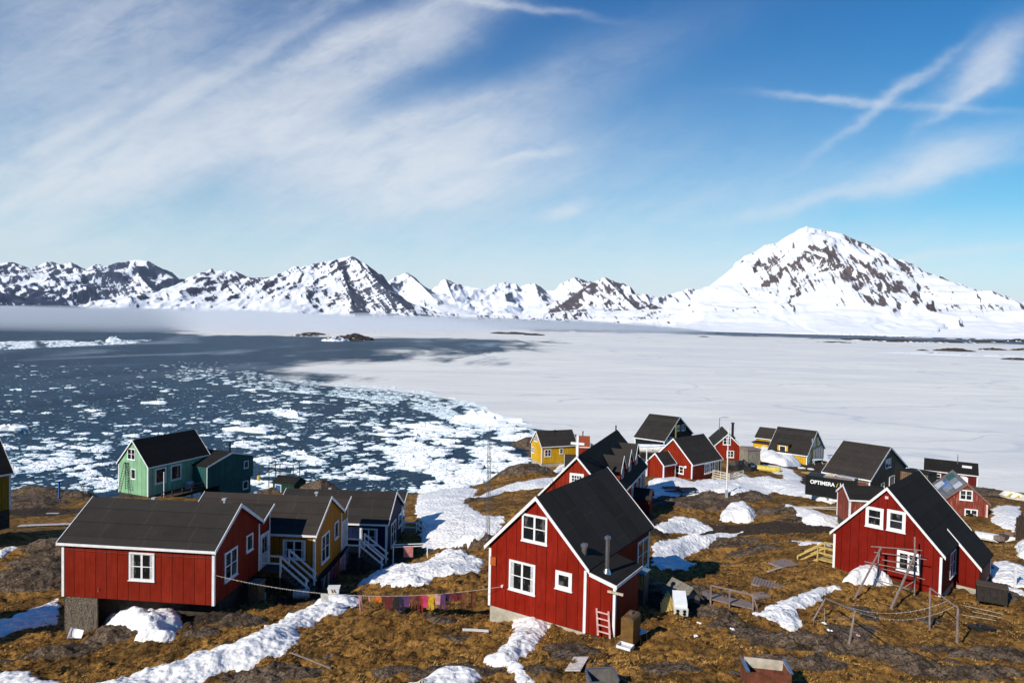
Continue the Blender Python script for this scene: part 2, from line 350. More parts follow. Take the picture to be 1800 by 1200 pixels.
for k, (pl, reach, ex, rock, hue, wl, gd) in enumerate(MT):
    aa = np.arctan2(pl[:, 0], pl[:, 1]); dm = np.hypot(pl[:, 0], pl[:, 1]).min(); ext = math.asin(min(.99, reach*1.25/dm))
    j0, j1 = np.searchsorted(az, [aa.min()-ext, aa.max()+ext]); i0_, i1_ = np.searchsorted(rr, [dm-reach*1.3, np.hypot(pl[:, 0], pl[:, 1]).max()+reach*1.3])
    if j1-j0 < 4 or i1_-i0_ < 4: continue
    sl = (slice(i0_, i1_), slice(j0, j1)); X, Y, Z, ROCK, HUE, WX_, WY_ = XF[sl], YF[sl], ZF[sl], RF_[sl], HF[sl], WXF[sl], WYF[sl]
    best0 = np.full(X.shape, 1e9)
    for i in range(len(pl)-1): best0 = np.minimum(best0, seg_d(X, Y, pl[i][0], pl[i][1], pl[i+1][0], pl[i+1][1]))
    wf = smooth(.0, .35*reach, best0); wx = X+WX_*wf; wy = Y+WY_*wf
    best = np.full(X.shape, 1e9); zr = np.zeros(X.shape); sr_ = np.zeros(X.shape); acc = 0
    for i in range(len(pl)-1):
        a, b_ = pl[i], pl[i+1]; dx, dy = b_[0]-a[0], b_[1]-a[1]; L2 = dx*dx+dy*dy
        t = np.clip(((wx-a[0])*dx+(wy-a[1])*dy)/L2, 0, 1)
        d = np.hypot(wx-a[0]-t*dx, wy-a[1]-t*dy); m_ = d < best
        best = np.where(m_, d, best); zr = np.where(m_, a[2]+(b_[2]-a[2])*t, zr); sr_ = np.where(m_, acc+t*math.sqrt(L2), sr_); acc += math.sqrt(L2)
    fall = np.clip(1-best/reach, 0, 1)
    gul = ridged(sr_/wl+.25*fbm(X/wl/2, Y/wl/2, 2, 31+k), best/(wl*5), 3, 40+k)
    gul2 = ridged(sr_/(wl*.37), best/(wl*1.6), 2, 60+k)
    gf = smooth(0, .05*reach, best)*smooth(0, .25, fall)
    zr = zr + wl*.045*fbm(sr_/(wl*.3), 0*sr_+k, 4, 95)
    z = zr*fall**ex + (gul-.72)*gd*1.3*gf + (gul2-.66)*gd*.35*gf + fbm(X/(wl*.5), Y/(wl*.5), 3, 9+k)*gd*.22*smooth(0, .04*reach, best)*smooth(0, .15, fall)
    z = z - 60*(fall <= 0)
    st = .5*gul+.5*gul2
    rk = rock*.80 + (st-.62)*.5 + .20*fbm(X/(wl*1.6), Y/(wl*1.6), 3, 70+k) + .22*fbm(sr_/(wl*.22), best/(wl*.9), 3, 80+k)
    rk = rk - .30*smooth(.62, .98, 1-fall) + .12*smooth(.25*reach, 0, best)
    m_ = z > Z
    RF_[sl] = np.where(m_, rk, ROCK); HF[sl] = np.where(m_, hue, HUE); ZF[sl] = np.where(m_, z, Z)
X, Y, Z, ROCK, HUE = XF, YF, ZF, RF_, HF
for _ in range(2):
    Zp = np.pad(Z, 1, mode='edge'); Z = Z*.4+.15*(Zp[2:, 1:-1]+Zp[:-2, 1:-1]+Zp[1:-1, 2:]+Zp[1:-1, :-2])
Z = np.where(Z < -5, -30, Z)
# more rock on faces turned to the right and on steep ones
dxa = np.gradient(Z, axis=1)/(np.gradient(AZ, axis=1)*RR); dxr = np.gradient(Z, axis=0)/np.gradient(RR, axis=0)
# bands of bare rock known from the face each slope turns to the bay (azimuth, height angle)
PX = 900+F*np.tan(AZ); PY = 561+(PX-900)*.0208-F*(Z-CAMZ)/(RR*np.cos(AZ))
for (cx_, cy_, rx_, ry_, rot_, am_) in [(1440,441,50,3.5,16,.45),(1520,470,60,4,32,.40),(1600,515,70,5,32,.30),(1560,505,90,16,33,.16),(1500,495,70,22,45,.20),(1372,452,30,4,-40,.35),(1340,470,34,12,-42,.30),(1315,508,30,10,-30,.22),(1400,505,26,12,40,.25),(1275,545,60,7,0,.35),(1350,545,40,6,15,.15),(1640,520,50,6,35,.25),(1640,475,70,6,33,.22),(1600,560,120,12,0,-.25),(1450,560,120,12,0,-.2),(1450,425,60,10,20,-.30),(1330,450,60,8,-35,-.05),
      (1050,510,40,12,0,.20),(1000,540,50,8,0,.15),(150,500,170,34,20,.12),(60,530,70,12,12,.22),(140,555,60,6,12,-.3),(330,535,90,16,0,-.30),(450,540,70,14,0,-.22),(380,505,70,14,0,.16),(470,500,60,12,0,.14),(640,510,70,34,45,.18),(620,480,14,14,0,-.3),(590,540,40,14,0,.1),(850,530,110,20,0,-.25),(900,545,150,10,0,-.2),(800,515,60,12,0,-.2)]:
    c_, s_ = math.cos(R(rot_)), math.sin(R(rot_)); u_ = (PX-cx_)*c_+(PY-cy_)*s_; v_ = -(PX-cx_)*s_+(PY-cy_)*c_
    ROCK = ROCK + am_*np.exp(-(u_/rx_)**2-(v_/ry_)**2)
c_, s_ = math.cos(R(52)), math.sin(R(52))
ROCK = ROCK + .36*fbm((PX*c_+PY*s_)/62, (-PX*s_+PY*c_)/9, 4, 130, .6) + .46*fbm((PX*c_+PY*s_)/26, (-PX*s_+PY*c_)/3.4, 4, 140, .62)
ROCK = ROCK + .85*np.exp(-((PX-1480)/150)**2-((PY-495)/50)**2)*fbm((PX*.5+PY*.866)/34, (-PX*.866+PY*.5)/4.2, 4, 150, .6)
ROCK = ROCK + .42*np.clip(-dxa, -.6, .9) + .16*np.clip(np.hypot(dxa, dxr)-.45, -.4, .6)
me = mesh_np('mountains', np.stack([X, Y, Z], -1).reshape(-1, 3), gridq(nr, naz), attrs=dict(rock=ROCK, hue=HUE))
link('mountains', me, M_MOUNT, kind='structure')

# ---------------------------------------------------------------- sea
a = np.radians(np.arange(0, 360, 1.5)); r = np.geomspace(40, 40000, 90)
RR, AA = np.meshgrid(r, a, indexing='ij')
link('water', mesh_np('water', np.stack([RR*np.sin(AA), RR*np.cos(AA), 0*RR], -1).reshape(-1, 3), gridq(90, 240, True)), M_WATER, kind='structure')
def inpoly(px, py, poly):
    ins = np.zeros(np.shape(px), bool); n_ = len(poly)
    for i in range(n_):
        x0, y0 = poly[i]; x1, y1 = poly[(i+1) % n_]
        if y0 == y1: continue
        c = (y0 > py) != (y1 > py)
        ins ^= c & (px < (x1-x0)*(py-y0)/(y1-y0)+x0)
    return ins
def sdf(px, py, poly):
    d = np.full(np.shape(px), 1e9)
    for i in range(len(poly)):
        x0, y0 = poly[i]; x1, y1 = poly[(i+1) % len(poly)]
        d = np.minimum(d, seg_d(px, py, x0, y0, x1, y1))
    return np.where(inpoly(px, py, poly), d, -d)
def sea_xy(pts, z=0.0):
    return [tuple(atz(x, y, z)[:2]) for x, y in pts]
# fast ice: from the ice edge on the left to the shore on the right (plan view, sea level)
edge = sea_xy([(1010, 764), (930, 752), (880, 738), (850, 722), (790, 702), (690, 686), (560, 678), (470, 668), (430, 660), (455, 640), (430, 622), (470, 606), (560, 598), (480, 592), (300, 588)])
ice_poly = edge + [(-2600, 4200), (-2000, 9000), (9000, 9000), (6000, 1200), (400, 100), (90, 90), (60, 105), (25, 125)]
naz, nr = 900, 420
az = np.radians(np.linspace(-42, 50, naz)); rr = np.geomspace(85, 7000, nr)
RR, AZ = np.meshgrid(rr, az, indexing='ij'); X = RR*np.sin(AZ); Y = RR*np.cos(AZ)
s = np.full(X.shape, 0.0)
s = sdf(X, Y, ice_poly); s = s + (.012*RR+.05*RR*smooth(280, 650, RR))*fbm(X/(20+RR*.08), Y/(14+RR*.06), 5, 5)
def world_blob(px, py, rx, ry, X, Y):
    c = atz(px, py, 0); e = atz(px+rx, py, 0); f = atz(px, py-ry, 0); g = atz(px, py+ry, 0)
    wx_ = abs(e.x-c.x); dr = (f.y-g.y)/2
    ang = np.arctan2(X, Y); ca = math.atan2(c.x, c.y)
    rad = np.hypot(X, Y); cr_ = math.hypot(c.x, c.y)
    return np.exp(-((ang-ca)*cr_/wx_)**2-((rad-cr_)/dr)**2)
wet = np.zeros(X.shape)
for (px, py, rx, ry, am) in [(540,612,150,14,1.0),(650,630,190,10,.50),(640,602,200,7,.75),(780,600,190,8,.80),(870,614,120,7,.60),(700,622,160,6,.30),(890,640,110,5,.40),(970,663,45,3,.55),(1075,688,40,4,.45),
                             (560,668,110,12,.42),(660,662,140,10,.38),(1300,585,330,4,1.0),(1130,580,110,2.5,.9),(1650,598,160,3,.9),(700,600,220,6,.2),(450,640,70,18,.9),(1480,810,0+25,6,.2),(790,690,60,6,.30),(500,600,120,8,.6)]:
    wet += am*world_blob(px, py, rx, ry, X, Y)
far_ = smooth(260, 700, RR); band = .012*RR+(.10*RR)*far_
wet = np.clip(wet, 0, 1.2)+1.5*smooth(band, -band*1.0, s)
q = gridq(nr, naz); keep = (s.ravel()[q] > -(band.ravel()[q])*1.8-4).all(1)
q = q[keep]
FROZEN = lambda x, y: inpoly(x, y, ice_poly)
me = mesh_np('sea_ice', np.stack([X, Y, 0*X+.05], -1).reshape(-1, 3), q, attrs=dict(wet=wet))
link('sea_ice', me, M_ICE, kind='structure')

# ---------------------------------------------------------------- near terrain
HS = dict(
 H1=(-15.3,38.75,1.4738,5.6,9.07,1.8,3.01), H16=(-12.11,46.35,1.4993,5.8,9.0,1.77,2.93), H17=(-9.33,56.5,1.53,6.3,9.36,1.82,2.54),
 H2=(1.36,34.18,-.5665,6.1,8.65,3.11,3.15), H3=(24.89,44.64,-.7611,6.89,8.06,3.77,2.58), H4=(5.59,56.6,-.365,6.6,15.75,3.59,2.7),
 H5=(26.13,104.7,.904,10.3,5.2,3.13,3.0), H6=(20.44,85.03,-.8685,5.98,6.53,2.86,1.99), H7=(17.9,83.6,-.892,2.85,2.5,1.37,1.87),
 H8=(35.0,109.0,-.1787,4.41,8.36,2.12,3.46), H9=(51.85,114.7,.872,9.77,6.6,3.58,1.72), H9b=(48.3,123.06,.898,5.6,3.1,1.63,1.6),
 H10=(44.5,79.25,.7436,11.86,5.4,3.05,2.5), H12=(75.16,108.8,1.018,5.93,7.45,1.48,2.33), H13=(47.0,69.5,-.3925,4.08,7.19,1.91,3.7),
 H15=(-46.57,83.68,-.4056,5.64,9.42,3.16,3.6), H18=(4.43,116.1,-1.19,4.72,6.88,2.34,2.84))
HZ = dict(H1=-12.68,H16=-14.15,H17=-16.38,H2=-12.03,H3=-14.32,H4=-14.91,H5=-17.63,H6=-17.33,H7=-17.44,H8=-19.77,H9=-21.34,H9b=-20.42,H10=-17.04,H12=-23.03,H13=-17.77,H15=-19.01,H18=-21.33)
cps = []
def C(px, py, D, dz=0): v = atD(px, py, D); cps.append((v.x, v.y, v.z+dz))
for q in [(101,1112,36.9),(378,1092,36),(556,1045,43.4),(681,985,53.2),(850,1099,35.8),(1032,1120,32.6),(1145,1030,39),
          (60,1090,41),(0,1140,35),(50,1010,48),(60,960,57),(24,932,57),(60,930,66),(50,872,96),(130,900,80),(150,880,92),(205,872,84),(262,876,81),(440,872,84),(560,862,86),(300,900,72),
          (240,1128,33),(450,1120,32),(620,1060,38),(740,1012,43),(700,1030,41),(600,1120,33),(750,1100,34),(800,1010,42),
          (0,1200,28),(150,1200,28.5),(300,1200,28),(450,1200,27.5),(600,1200,27),(750,1200,26.5),(900,1200,26),(1050,1200,25.5),(1200,1200,25.5),(1350,1200,25.5),(1500,1200,26),(1650,1200,26.5),(1800,1200,27),
          (930,1150,29.5),(1020,1168,28),(1080,1136,31.5),(1200,1085,35),(1200,1130,31),(1350,1130,31),(1345,1040,40),(1285,1000,52),(1200,1005,48),(1240,965,56),(1280,935,61),(1200,930,61),(1400,965,51),(1350,905,65),(1200,890,68),(1250,862,76),(1283,872,74),(1160,862,78),(1350,872,78),(1450,915,62),
          (1460,1006,44.9),(1634,1106,37),(1492,1131,34),(1560,1040,42),(1655,1058,42.2),(1728,1062,43.5),(1740,1080,41),(1800,1040,45),(1800,1100,39),(1780,960,58),(1780,920,66),(1740,960,63),(1790,880,84),(1800,866,100),(1740,862,108),(1720,866,107),
          (820,1010,43.5),(850,945,54),(830,965,51),(790,930,58),(820,880,74),(760,868,92),(740,872,100),(910,838,92),(950,852,82),(945,878,68),(930,818,118),(1015,820,112),(1060,815,105),(945,800,138),
          (1160,842,80),(1217,846,82),(1300,838,88),(1300,800,114),(1270,830,100),(1110,795,112),(1240,790,122),(1380,812,112),(1340,795,120),(1450,812,118),(1440,840,92),(1480,872,71),(1400,870,77),(1500,885,68),(1560,870,80),(1620,862,98),(1600,845,108),
          (1040,880,58)]: C(*q)
for x, y, z in [(0,-3,26.2),(0,0,26.3),(0,4,25.2),(-5,3,25.4),(5,3,25.2),(0,10,20.8),(-8,9,21),(8,9,20.8),(0,18,15.8),(12,17,15.8),(-12,17,15.8),(-25,20,13),(25,20,13.3),(0,-15,26.5),(-20,-12,25),(20,-12,25),(0,-60,26),(-60,-30,20),(60,-30,18),(-90,40,5),(100,40,3),
                (-62,75,5),(-85,88,1.0),(-100,115,-4),(-60,104,-3),(-40,112,-4),(-20,110,-4),(0,128,-1.5),(-6,148,-1.5),(8,160,.3),(25,160,-3),(45,148,-3),(70,140,-3),(100,120,-2),(130,112,-3),(0,200,-9),(-80,180,-9),(100,190,-9),(-18,96,-.5),(-10,104,-1.2),(-30,100,-.6),(55,60,11.5),(80,75,6),(40,40,11.5),(60,45,10)]:
    cps.append((x, y, z))
cps = np.array(cps)
def _phi(r): return r
_D = np.hypot(cps[:, None, 0]-cps[None, :, 0], cps[:, None, 1]-cps[None, :, 1])
_n = len(cps)
_A = np.zeros((_n+3, _n+3)); _A[:_n, :_n] = _D - np.eye(_n)*.6
_A[:_n, _n] = 1; _A[:_n, _n+1:] = cps[:, :2]; _A[_n, :_n] = 1; _A[_n+1:, :_n] = cps[:, :2].T
_W = np.linalg.solve(_A, np.concatenate([cps[:, 2], [0, 0, 0]]))
def base_h(x, y):
    x = np.asarray(x, float); y = np.asarray(y, float); o = _W[_n]+_W[_n+1]*x+_W[_n+2]*y
    for i in range(_n): o = o + _W[i]*np.hypot(x-cps[i, 0], y-cps[i, 1])
    return o
# rock outcrops: pixel centre, distance, half width, half depth, height, rotation
RK = []
for (px, py, D, rx, ry, hh, rot) in [(205,1110,34,2.2,1.6,.75,.2),(415,1092,34.5,1.6,1.1,.5,0),(350,1110,33,1.2,.8,.35,0),(470,1192,27.5,2.6,1.0,.55,0),(915,836,93,5.2,4,1.9,.2),(1290,880,71,5,3.2,1.0,0),(1225,890,68,4,2.6,.8,0),(1180,885,69,3.4,2.4,.6,0),
      (1260,1035,38,1.6,1.0,.45,.4),(1225,1040,39,1.2,.9,.4,0),(1262,1075,35,1.5,1.0,.5,0),(1290,1105,33,1.6,.9,.4,0),(1330,1120,31.5,1.3,.8,.35,0),(1460,1150,30,4.2,1.5,.75,-.1),(1560,1165,29,2.4,1.2,.6,-.2),(1400,1180,27.5,2.4,.9,.45,0),(1760,1135,32,2.6,1.2,.55,0),
      (1660,1125,33,1.6,.5,.25,0),(1675,1160,30,.9,.5,.25,0),(1670,1192,27,2.2,.8,.55,0),(1760,1192,27.5,1.8,.7,.45,0),(835,962,52,2.2,1.4,.7,0),(800,975,49,1.6,1.0,.4,0),(560,855,87,3.6,2.6,1.8,0),(475,858,88,2.4,2,1.2,0),(70,868,98,7,4,2.0,0),(135,862,96,4,3,1.9,0),(30,890,82,6,4,1.2,0),
      (95,972,54,3.4,2.4,1.0,0),(60,985,50,2.6,1.6,.6,0),(40,1030,46,4,2.5,.9,0),(820,888,72,4,2,.35,0),(1500,1115,34,1.2,.8,.3,0),(1640,1090,38,.9,.5,.2,0),(1420,920,62,3.2,1.0,.4,0),(1370,905,65,3.4,1.6,.6,0),(1270,955,57,4,1.4,.5,0),(1330,965,54,2.6,1.2,.35,0),
      (1760,1050,44,1.6,1.2,.4,0),(1710,870,100,8,3,.6,0),(1770,872,92,6,3,.7,0),(930,770,150,5,6,1.6,.3),(915,764,165,5,5,1.4,.3),(780,1080,35,.8,.6,.3,0),(1000,1140,30,1.2,.8,.25,0),(800,1190,27,2.0,.8,.3,0),(100,1150,32,2.4,1.2,.5,0),(1180,1180,27,1.5,.8,.3,0),(690,1185,27.5,1.3,.7,.3,0)]:
    v = atD(px, py, D); RK.append((v.x, v.y+ry*.3, rx, ry, hh, rot))
SO = []  # dark soil of the tracks, plus shadow patches painted into the ground colour
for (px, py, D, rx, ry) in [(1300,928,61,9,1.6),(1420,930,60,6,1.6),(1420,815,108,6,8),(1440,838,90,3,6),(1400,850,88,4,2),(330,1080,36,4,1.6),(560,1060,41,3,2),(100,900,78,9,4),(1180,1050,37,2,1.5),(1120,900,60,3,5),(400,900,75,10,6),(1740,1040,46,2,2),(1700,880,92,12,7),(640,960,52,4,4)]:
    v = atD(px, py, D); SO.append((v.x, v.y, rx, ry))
def hT(x, y, full=False):
    x = np.asarray(x, float); y = np.asarray(y, float)
    b0 = base_h(x, y); D = np.hypot(x, y)
    nf = smooth(75, 40, D)
    rk = np.zeros(x.shape); add = np.zeros(x.shape)
    wxx = x+.45*fbm(x/1.4, y/1.4, 3, 21); wyy = y+.45*fbm(x/1.4, y/1.4, 3, 25)
    for (cx, cy, rx, ry, hh, rot) in RK:
        c, s_ = math.cos(rot), math.sin(rot); dx, dy = wxx-cx, wyy-cy
        u, v = (dx*c+dy*s_)/rx, (-dx*s_+dy*c)/ry; q = np.sqrt(u*u+v*v)
        rk = np.maximum(rk, smooth(1.15, .62, q)); add = np.maximum(add, hh*smooth(1.15, .25, q))
    # scattered smaller outcrops
    sc_ = fbm(x/5.5, y/4.0, 4, 90); patch = smooth(.46, .54, sc_)
    rk = np.maximum(rk, patch*.95); add = np.maximum(add, .22*smooth(.3, .6, sc_))
    strat = fbm(x*.55+y*.2, y*1.5, 4, 33)
    rough = rk*(.30*ridged(x/1.3, y/.9, 4, 36)-.20+.16*strat)*(.6+.6*(add > .3))
    hum = (1-rk)*(.18*fbm(x/.8, y/.8, 3, 41)+.32*np.abs(fbm(x/1.8, y/1.5, 3, 44))+.05*fbm(x/.26, y/.26, 2, 47))
    h = b0 + .28*fbm(x/7, y/7, 3, 51)*smooth(10, 25, D) + add + rough*(.5+.5*nf) + hum*(.35+.65*nf)
    if full:
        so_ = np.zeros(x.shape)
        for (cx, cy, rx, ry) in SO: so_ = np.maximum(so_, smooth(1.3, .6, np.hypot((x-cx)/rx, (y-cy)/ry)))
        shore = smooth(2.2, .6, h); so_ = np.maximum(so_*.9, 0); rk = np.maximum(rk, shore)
        return h, rk, so_
    return h
# a knoll beside the camera, left of the frame, that shades the lower left
def knoll(x, y, h):
    k = 19*np.exp(-((x+47.5)/7)**2-((y-19.5)/6.5)**2)
    return h+k
_h0 = hT
def hT(x, y, full=False):
    r_ = _h0(x, y, full)
    if full: return knoll(x, y, r_[0]), r_[1], r_[2]
    return knoll(x, y, r_)
az = np.radians(np.concatenate([np.arange(-180, -44, 3.0), np.arange(-44, 44, .072), np.arange(44, 180, 3.0)]))
rr = np.concatenate([np.geomspace(.8, 18, 24), np.geomspace(18.6, 62, 330), np.geomspace(62.4, 210, 230)])
RR, AZ = np.meshgrid(rr, az, indexing='ij'); X = RR*np.sin(AZ); Y = RR*np.cos(AZ)
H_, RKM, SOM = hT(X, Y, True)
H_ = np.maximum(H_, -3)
me = mesh_np('ground', np.stack([X, Y, H_], -1).reshape(-1, 3), gridq(len(rr), len(az), True), attrs=dict(rock=RKM, soil_shade=SOM))
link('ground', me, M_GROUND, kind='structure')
def gnd(px, py, dmax=200):
    """where the view ray through a photo point meets the ground"""
    d = ray(px, py); d = d/d.y
    t = np.geomspace(16, dmax, 900); x = d.x*t; y = t; z = CAMZ+d.z*t
    hh = np.maximum(hT(x, y), 0); m_ = z < hh
    if not m_.any(): return atz(px, py, 0)
    i = int(np.argmax(m_)); a_, b_ = t[max(i-1, 0)], t[i]
    for _ in range(18):
        c_ = (a_+b_)/2
        if CAMZ+d.z*c_ < max(float(hT(d.x*c_, c_)), 0): b_ = c_
        else: a_ = c_
    return Vector((d.x*b_, b_, CAMZ+d.z*b_))
def gz(x, y): return float(hT(x, y))

# ---------------------------------------------------------------- dry grass tufts
def tufts(n, seed):
    g = np.random.RandomState(seed); D = 22+ (62-22)*g.rand(n)**1.25; a = np.radians(g.uniform(-43, 43, n)); x = D*np.sin(a)/np.cos(a)*1.0; y = D
    x = D*np.tan(a); keep = np.abs(x) < 60; x, y = x[keep], y[keep]
    dens = fbm(x/1.6, y/1.6, 3, 44)+.5*g.rand(len(x)); k = dens > .12; x, y = x[k], y[k]
    h, rk, so_ = hT(x, y, True); k = (rk < .35) & (so_ < .6); x, y, h = x[k], y[k], h[k]
    N = len(x); B = 6; th = g.rand(N, B)*2*np.pi; L = (.05+.07*g.rand(N, B))*(.8+.5*g.rand(N, 1)); out = .35+.65*g.rand(N, B); wd = .010+.016*g.rand(N, B)
    bx = x[:, None]+.05*np.cos(th)*g.rand(N, B); by = y[:, None]+.05*np.sin(th)*g.rand(N, B); bz = np.repeat(h[:, None], B, 1)-.02
    tx = bx+L*out*np.cos(th)+.04; ty = by+L*out*np.sin(th); tz = bz+L*(1.15-out*.6)
    px_ = -np.sin(th)*wd; py_ = np.cos(th)*wd
    V = np.stack([np.stack([bx-px_, by-py_, bz], -1), np.stack([bx+px_, by+py_, bz], -1), np.stack([tx, ty, tz], -1)], 2).reshape(-1, 3)
    T_ = np.arange(len(V)).reshape(-1, 3); tone = np.repeat(np.clip(.42+1.1*fbm(x/2.3, y/2.3, 3, 66)+.22*g.randn(N), 0, 1), B*3)
    return V, T_, tone
V_, T_, tone_ = tufts(90000, 3)
m_g, n_g, b_g = bsdf('dry_grass', rough=.8, spec=.15)
n_g.l.new(n_g.ramp(n_g.new('ShaderNodeAttribute', attribute_name='tone').outputs['Fac'], [(.0, (.10, .052, .015)), (.35, (.26, .132, .031)), (.65, (.42, .22, .056)), (1.0, (.52, .31, .092))]), b_g.inputs['Base Color'])
link('dry_grass', mesh_np('dry_grass', V_, None, T_, attrs=dict(tone=tone_), smooth_=False), m_g, kind='stuff', label='dry golden grass tufts covering the tundra', cat='grass')

# ---------------------------------------------------------------- snow
def poly_world(pts):
    return [tuple(gnd(x, y)[:2]) for x, y in pts]
def snow(pts, thick, label, ramp_=.8, dirt=0.0, res=.12, grp='snow patches on the brown tundra', lump=.35, name='snow_patch'):
    pw = poly_world(pts); xs = [p[0] for p in pw]; ys = [p[1] for p in pw]
    far = (min(ys)+max(ys))/2; res = max(res, far*.0035)
    x = np.arange(min(xs)-1, max(xs)+1, res); y = np.arange(min(ys)-1, max(ys)+1, res)
    Xg, Yg = np.meshgrid(x, y, indexing='xy')
    s = sdf(Xg, Yg, pw)
    jag = .22*min(1, far/40)
    s = s + jag*1.9*fbm(Xg/1.1, Yg/1.1, 5, 101, .62)
    fat = thick > .55; ramp_ = ramp_*(1.0 if fat else 2.0)
    th = thick*np.clip(s/ramp_, -1, 1); th = np.where(s > 0, thick*np.clip(s/ramp_, 0, 1)**(.55 if fat else .72), s*1.2)
    th = th*(1+lump*fbm(Xg/1.5, Yg/1.5, 3, 105)) + np.where(s > 0, .05*np.clip(s/.4, 0, 1)*fbm(Xg/.35, Yg/.35, 2, 108), 0)
    g = base_h(Xg, Yg) + .28*fbm(Xg/7, Yg/7, 3, 51)
    full = hT(Xg, Yg); Zg = np.maximum(g*.25+full*.75, full-.04)+th
    q = gridq(len(y), len(x)); keep = (s.ravel()[q] > -.25).any(1); q = q[keep]
    used, inv = np.unique(q, return_inverse=True); q = inv.reshape(-1, 4)
    V = np.stack([Xg, Yg, Zg], -1).reshape(-1, 3)[used]
    dd = dirt*np.ones(len(used)) + .38*np.exp(-np.clip(s.ravel()[used], 0, 99)/.22)
    me = mesh_np(name, V, q, attrs=dict(dirt=dd))
    return link(name, me, M_SNOW, label=label, cat='snow patch', group=grp)
SN = [
 ([(640,1058),(618,1046),(590,1045),(545,1062),(500,1085),(450,1110),(400,1130),(340,1148),(250,1178),(150,1206),(330,1206),(400,1182),(450,1172),(500,1148),(522,1128),(530,1103),(562,1092),(600,1080)], .32, 'long tongue of rippled snow running down left of the centre foreground', .6, 0),
 ([(172,1090),(215,1077),(240,1080),(290,1072),(315,1080),(321,1100),(297,1110),(307,1122),(290,1128),(242,1128),(237,1107),(200,1098)], .62, 'thick snow lump melting under the raised long red house', .5, .12),
 ([(-30,1096),(0,1086),(60,1068),(104,1050),(103,1092),(60,1104),(20,1116),(-30,1122)], .3, 'shaded snow strip left of the plywood foundation', .6, 0),
 ([(-20,1182),(30,1174),(68,1190),(110,1195),(110,1210),(-20,1210)], .25, 'small snow patch in the bottom left corner', .5, 0),
 ([(630,1030),(655,1002),(690,993),(740,990),(765,974),(800,967),(850,985),(850,1003),(815,1010),(760,1018),(750,1028),(700,1034)], .34, 'broad snow bank behind the washing line', .7, 0),
 ([(733,872),(760,864),(842,860),(832,872),(818,884),(835,894),(852,905),(893,905),(882,930),(850,952),(812,963),(765,965),(740,968),(735,940),(742,920),(728,900)], .3, 'large shaded snow field between the navy house and the lattice mast', 1.2, .10),
 ([(820,875),(870,860),(940,842),(980,838),(962,856),(890,864),(850,874)], .25, 'snow strip below the grassy knoll by the church', .8, .1),
 ([(897,1092),(930,1080),(975,1084),(980,1095),(957,1112),(942,1145),(912,1160),(925,1180),(957,1204),(922,1206),(890,1177),(855,1166),(848,1155),(875,1140),(895,1125),(907,1106)], .42, 'snow drift winding down from the wall of the tall red house', .45, .06),
 ([(700,1204),(760,1181),(812,1167),(836,1173),(846,1190),(832,1206)], .3, 'small snow patch at the bottom edge left of the drift', .5, 0),
 ([(1325,1076),(1347,1066),(1400,1045),(1450,1031),(1480,1030),(1480,1037),(1455,1040),(1447,1050),(1430,1061),(1402,1072),(1410,1104),(1393,1112),(1370,1098),(1343,1088)], .38, 'boomerang shaped snow drift left of the clothes line frame', .5, .04),
 ([(1482,1022),(1510,1000),(1525,994),(1547,1005),(1570,1028),(1510,1026)], .75, 'pointed snow heap behind the wooden drying rack', .8, .03),
 ([(1147,957),(1200,941),(1260,936),(1305,934),(1255,950),(1240,965),(1215,971),(1203,985),(1224,990),(1210,1002),(1160,1001),(1147,992)], .35, 'long snow bank right of the tall red house', .7, .22),
 ([(1148,925),(1185,907),(1230,916),(1257,929),(1205,937),(1165,936)], .45, 'ragged snow patch below the rocky brow', .7, .1),
 ([(1265,907),(1275,894),(1310,890),(1330,905),(1325,916),(1270,916)], .8, 'rounded bright snow lump on the rocky brow', .7, .0),
 ([(1136,866),(1139,845),(1180,838),(1215,846),(1270,840),(1300,832),(1320,840),(1345,838),(1372,845),(1400,845),(1425,858),(1450,870),(1478,880),(1462,886),(1400,872),(1360,864),(1310,868),(1285,874),(1200,870),(1150,877)], .35, 'wide snow field in front of the small red houses', 1.0, .08),
 ([(1328,800),(1338,790),(1352,788),(1366,796),(1395,797),(1404,808),(1408,818),(1380,820),(1340,810)], 1.1, 'tall snow pile against the big yellow house', 1.2, .05),
 ([(1340,815),(1370,818),(1395,826),(1412,840),(1405,852),(1378,842),(1355,828)], .15, 'trodden snow on the track below the snow pile', .8, .28),
 ([(1375,884),(1420,892),(1462,906),(1482,910),(1472,926),(1412,921),(1396,903)], .2, 'grey snow path leading to the front red house on the right', .7, .3),
 ([(1382,948),(1420,950),(1462,956),(1460,960),(1400,955)], .12, 'thin snow streak left of the wooden deck stair', .5, .2),
 ([(1412,872),(1420,858),(1433,850),(1455,853),(1464,868),(1476,882),(1440,880)], .9, 'dirty snow heap against the black container', .9, .30),
 ([(1743,895),(1755,888),(1792,890),(1798,918),(1780,934),(1760,926),(1743,918)], .4, 'snow field right of the weathered red house', 1.0, .15),
 ([(1740,988),(1765,983),(1790,992),(1810,1000),(1810,1036),(1770,1028),(1742,1020)], .35, 'flat snow patch beside the annex at the right edge', .8, .12),
 ([(1758,1025),(1785,1032),(1810,1045),(1810,1054),(1775,1036)], .2, 'narrow snow ribbon at the right edge', .4, .0),
 ([(1786,958),(1810,950),(1810,985),(1790,978)], .6, 'white snow lump cut by the right edge', .5, .0),
 ([(-10,970),(20,958),(36,960),(20,970),(0,982)], .3, 'small snow patch left of the mossy boulders', .6, .1),
 ([(985,822),(1010,818),(1018,826),(990,832)], .25, 'little snow patch behind the church', .6, .1),
 ([(955,822),(985,814),(1000,818),(960,832)], .22, 'snow strip under the small yellow house', .6, .1),
 ([(1120,790),(1150,776),(1170,778),(1165,790),(1130,800)], .3, 'snow beside the black house', .8, .1),
]
for (pts, th, lab, rp, dt) in SN: snow(pts, th, lab, rp, dt)

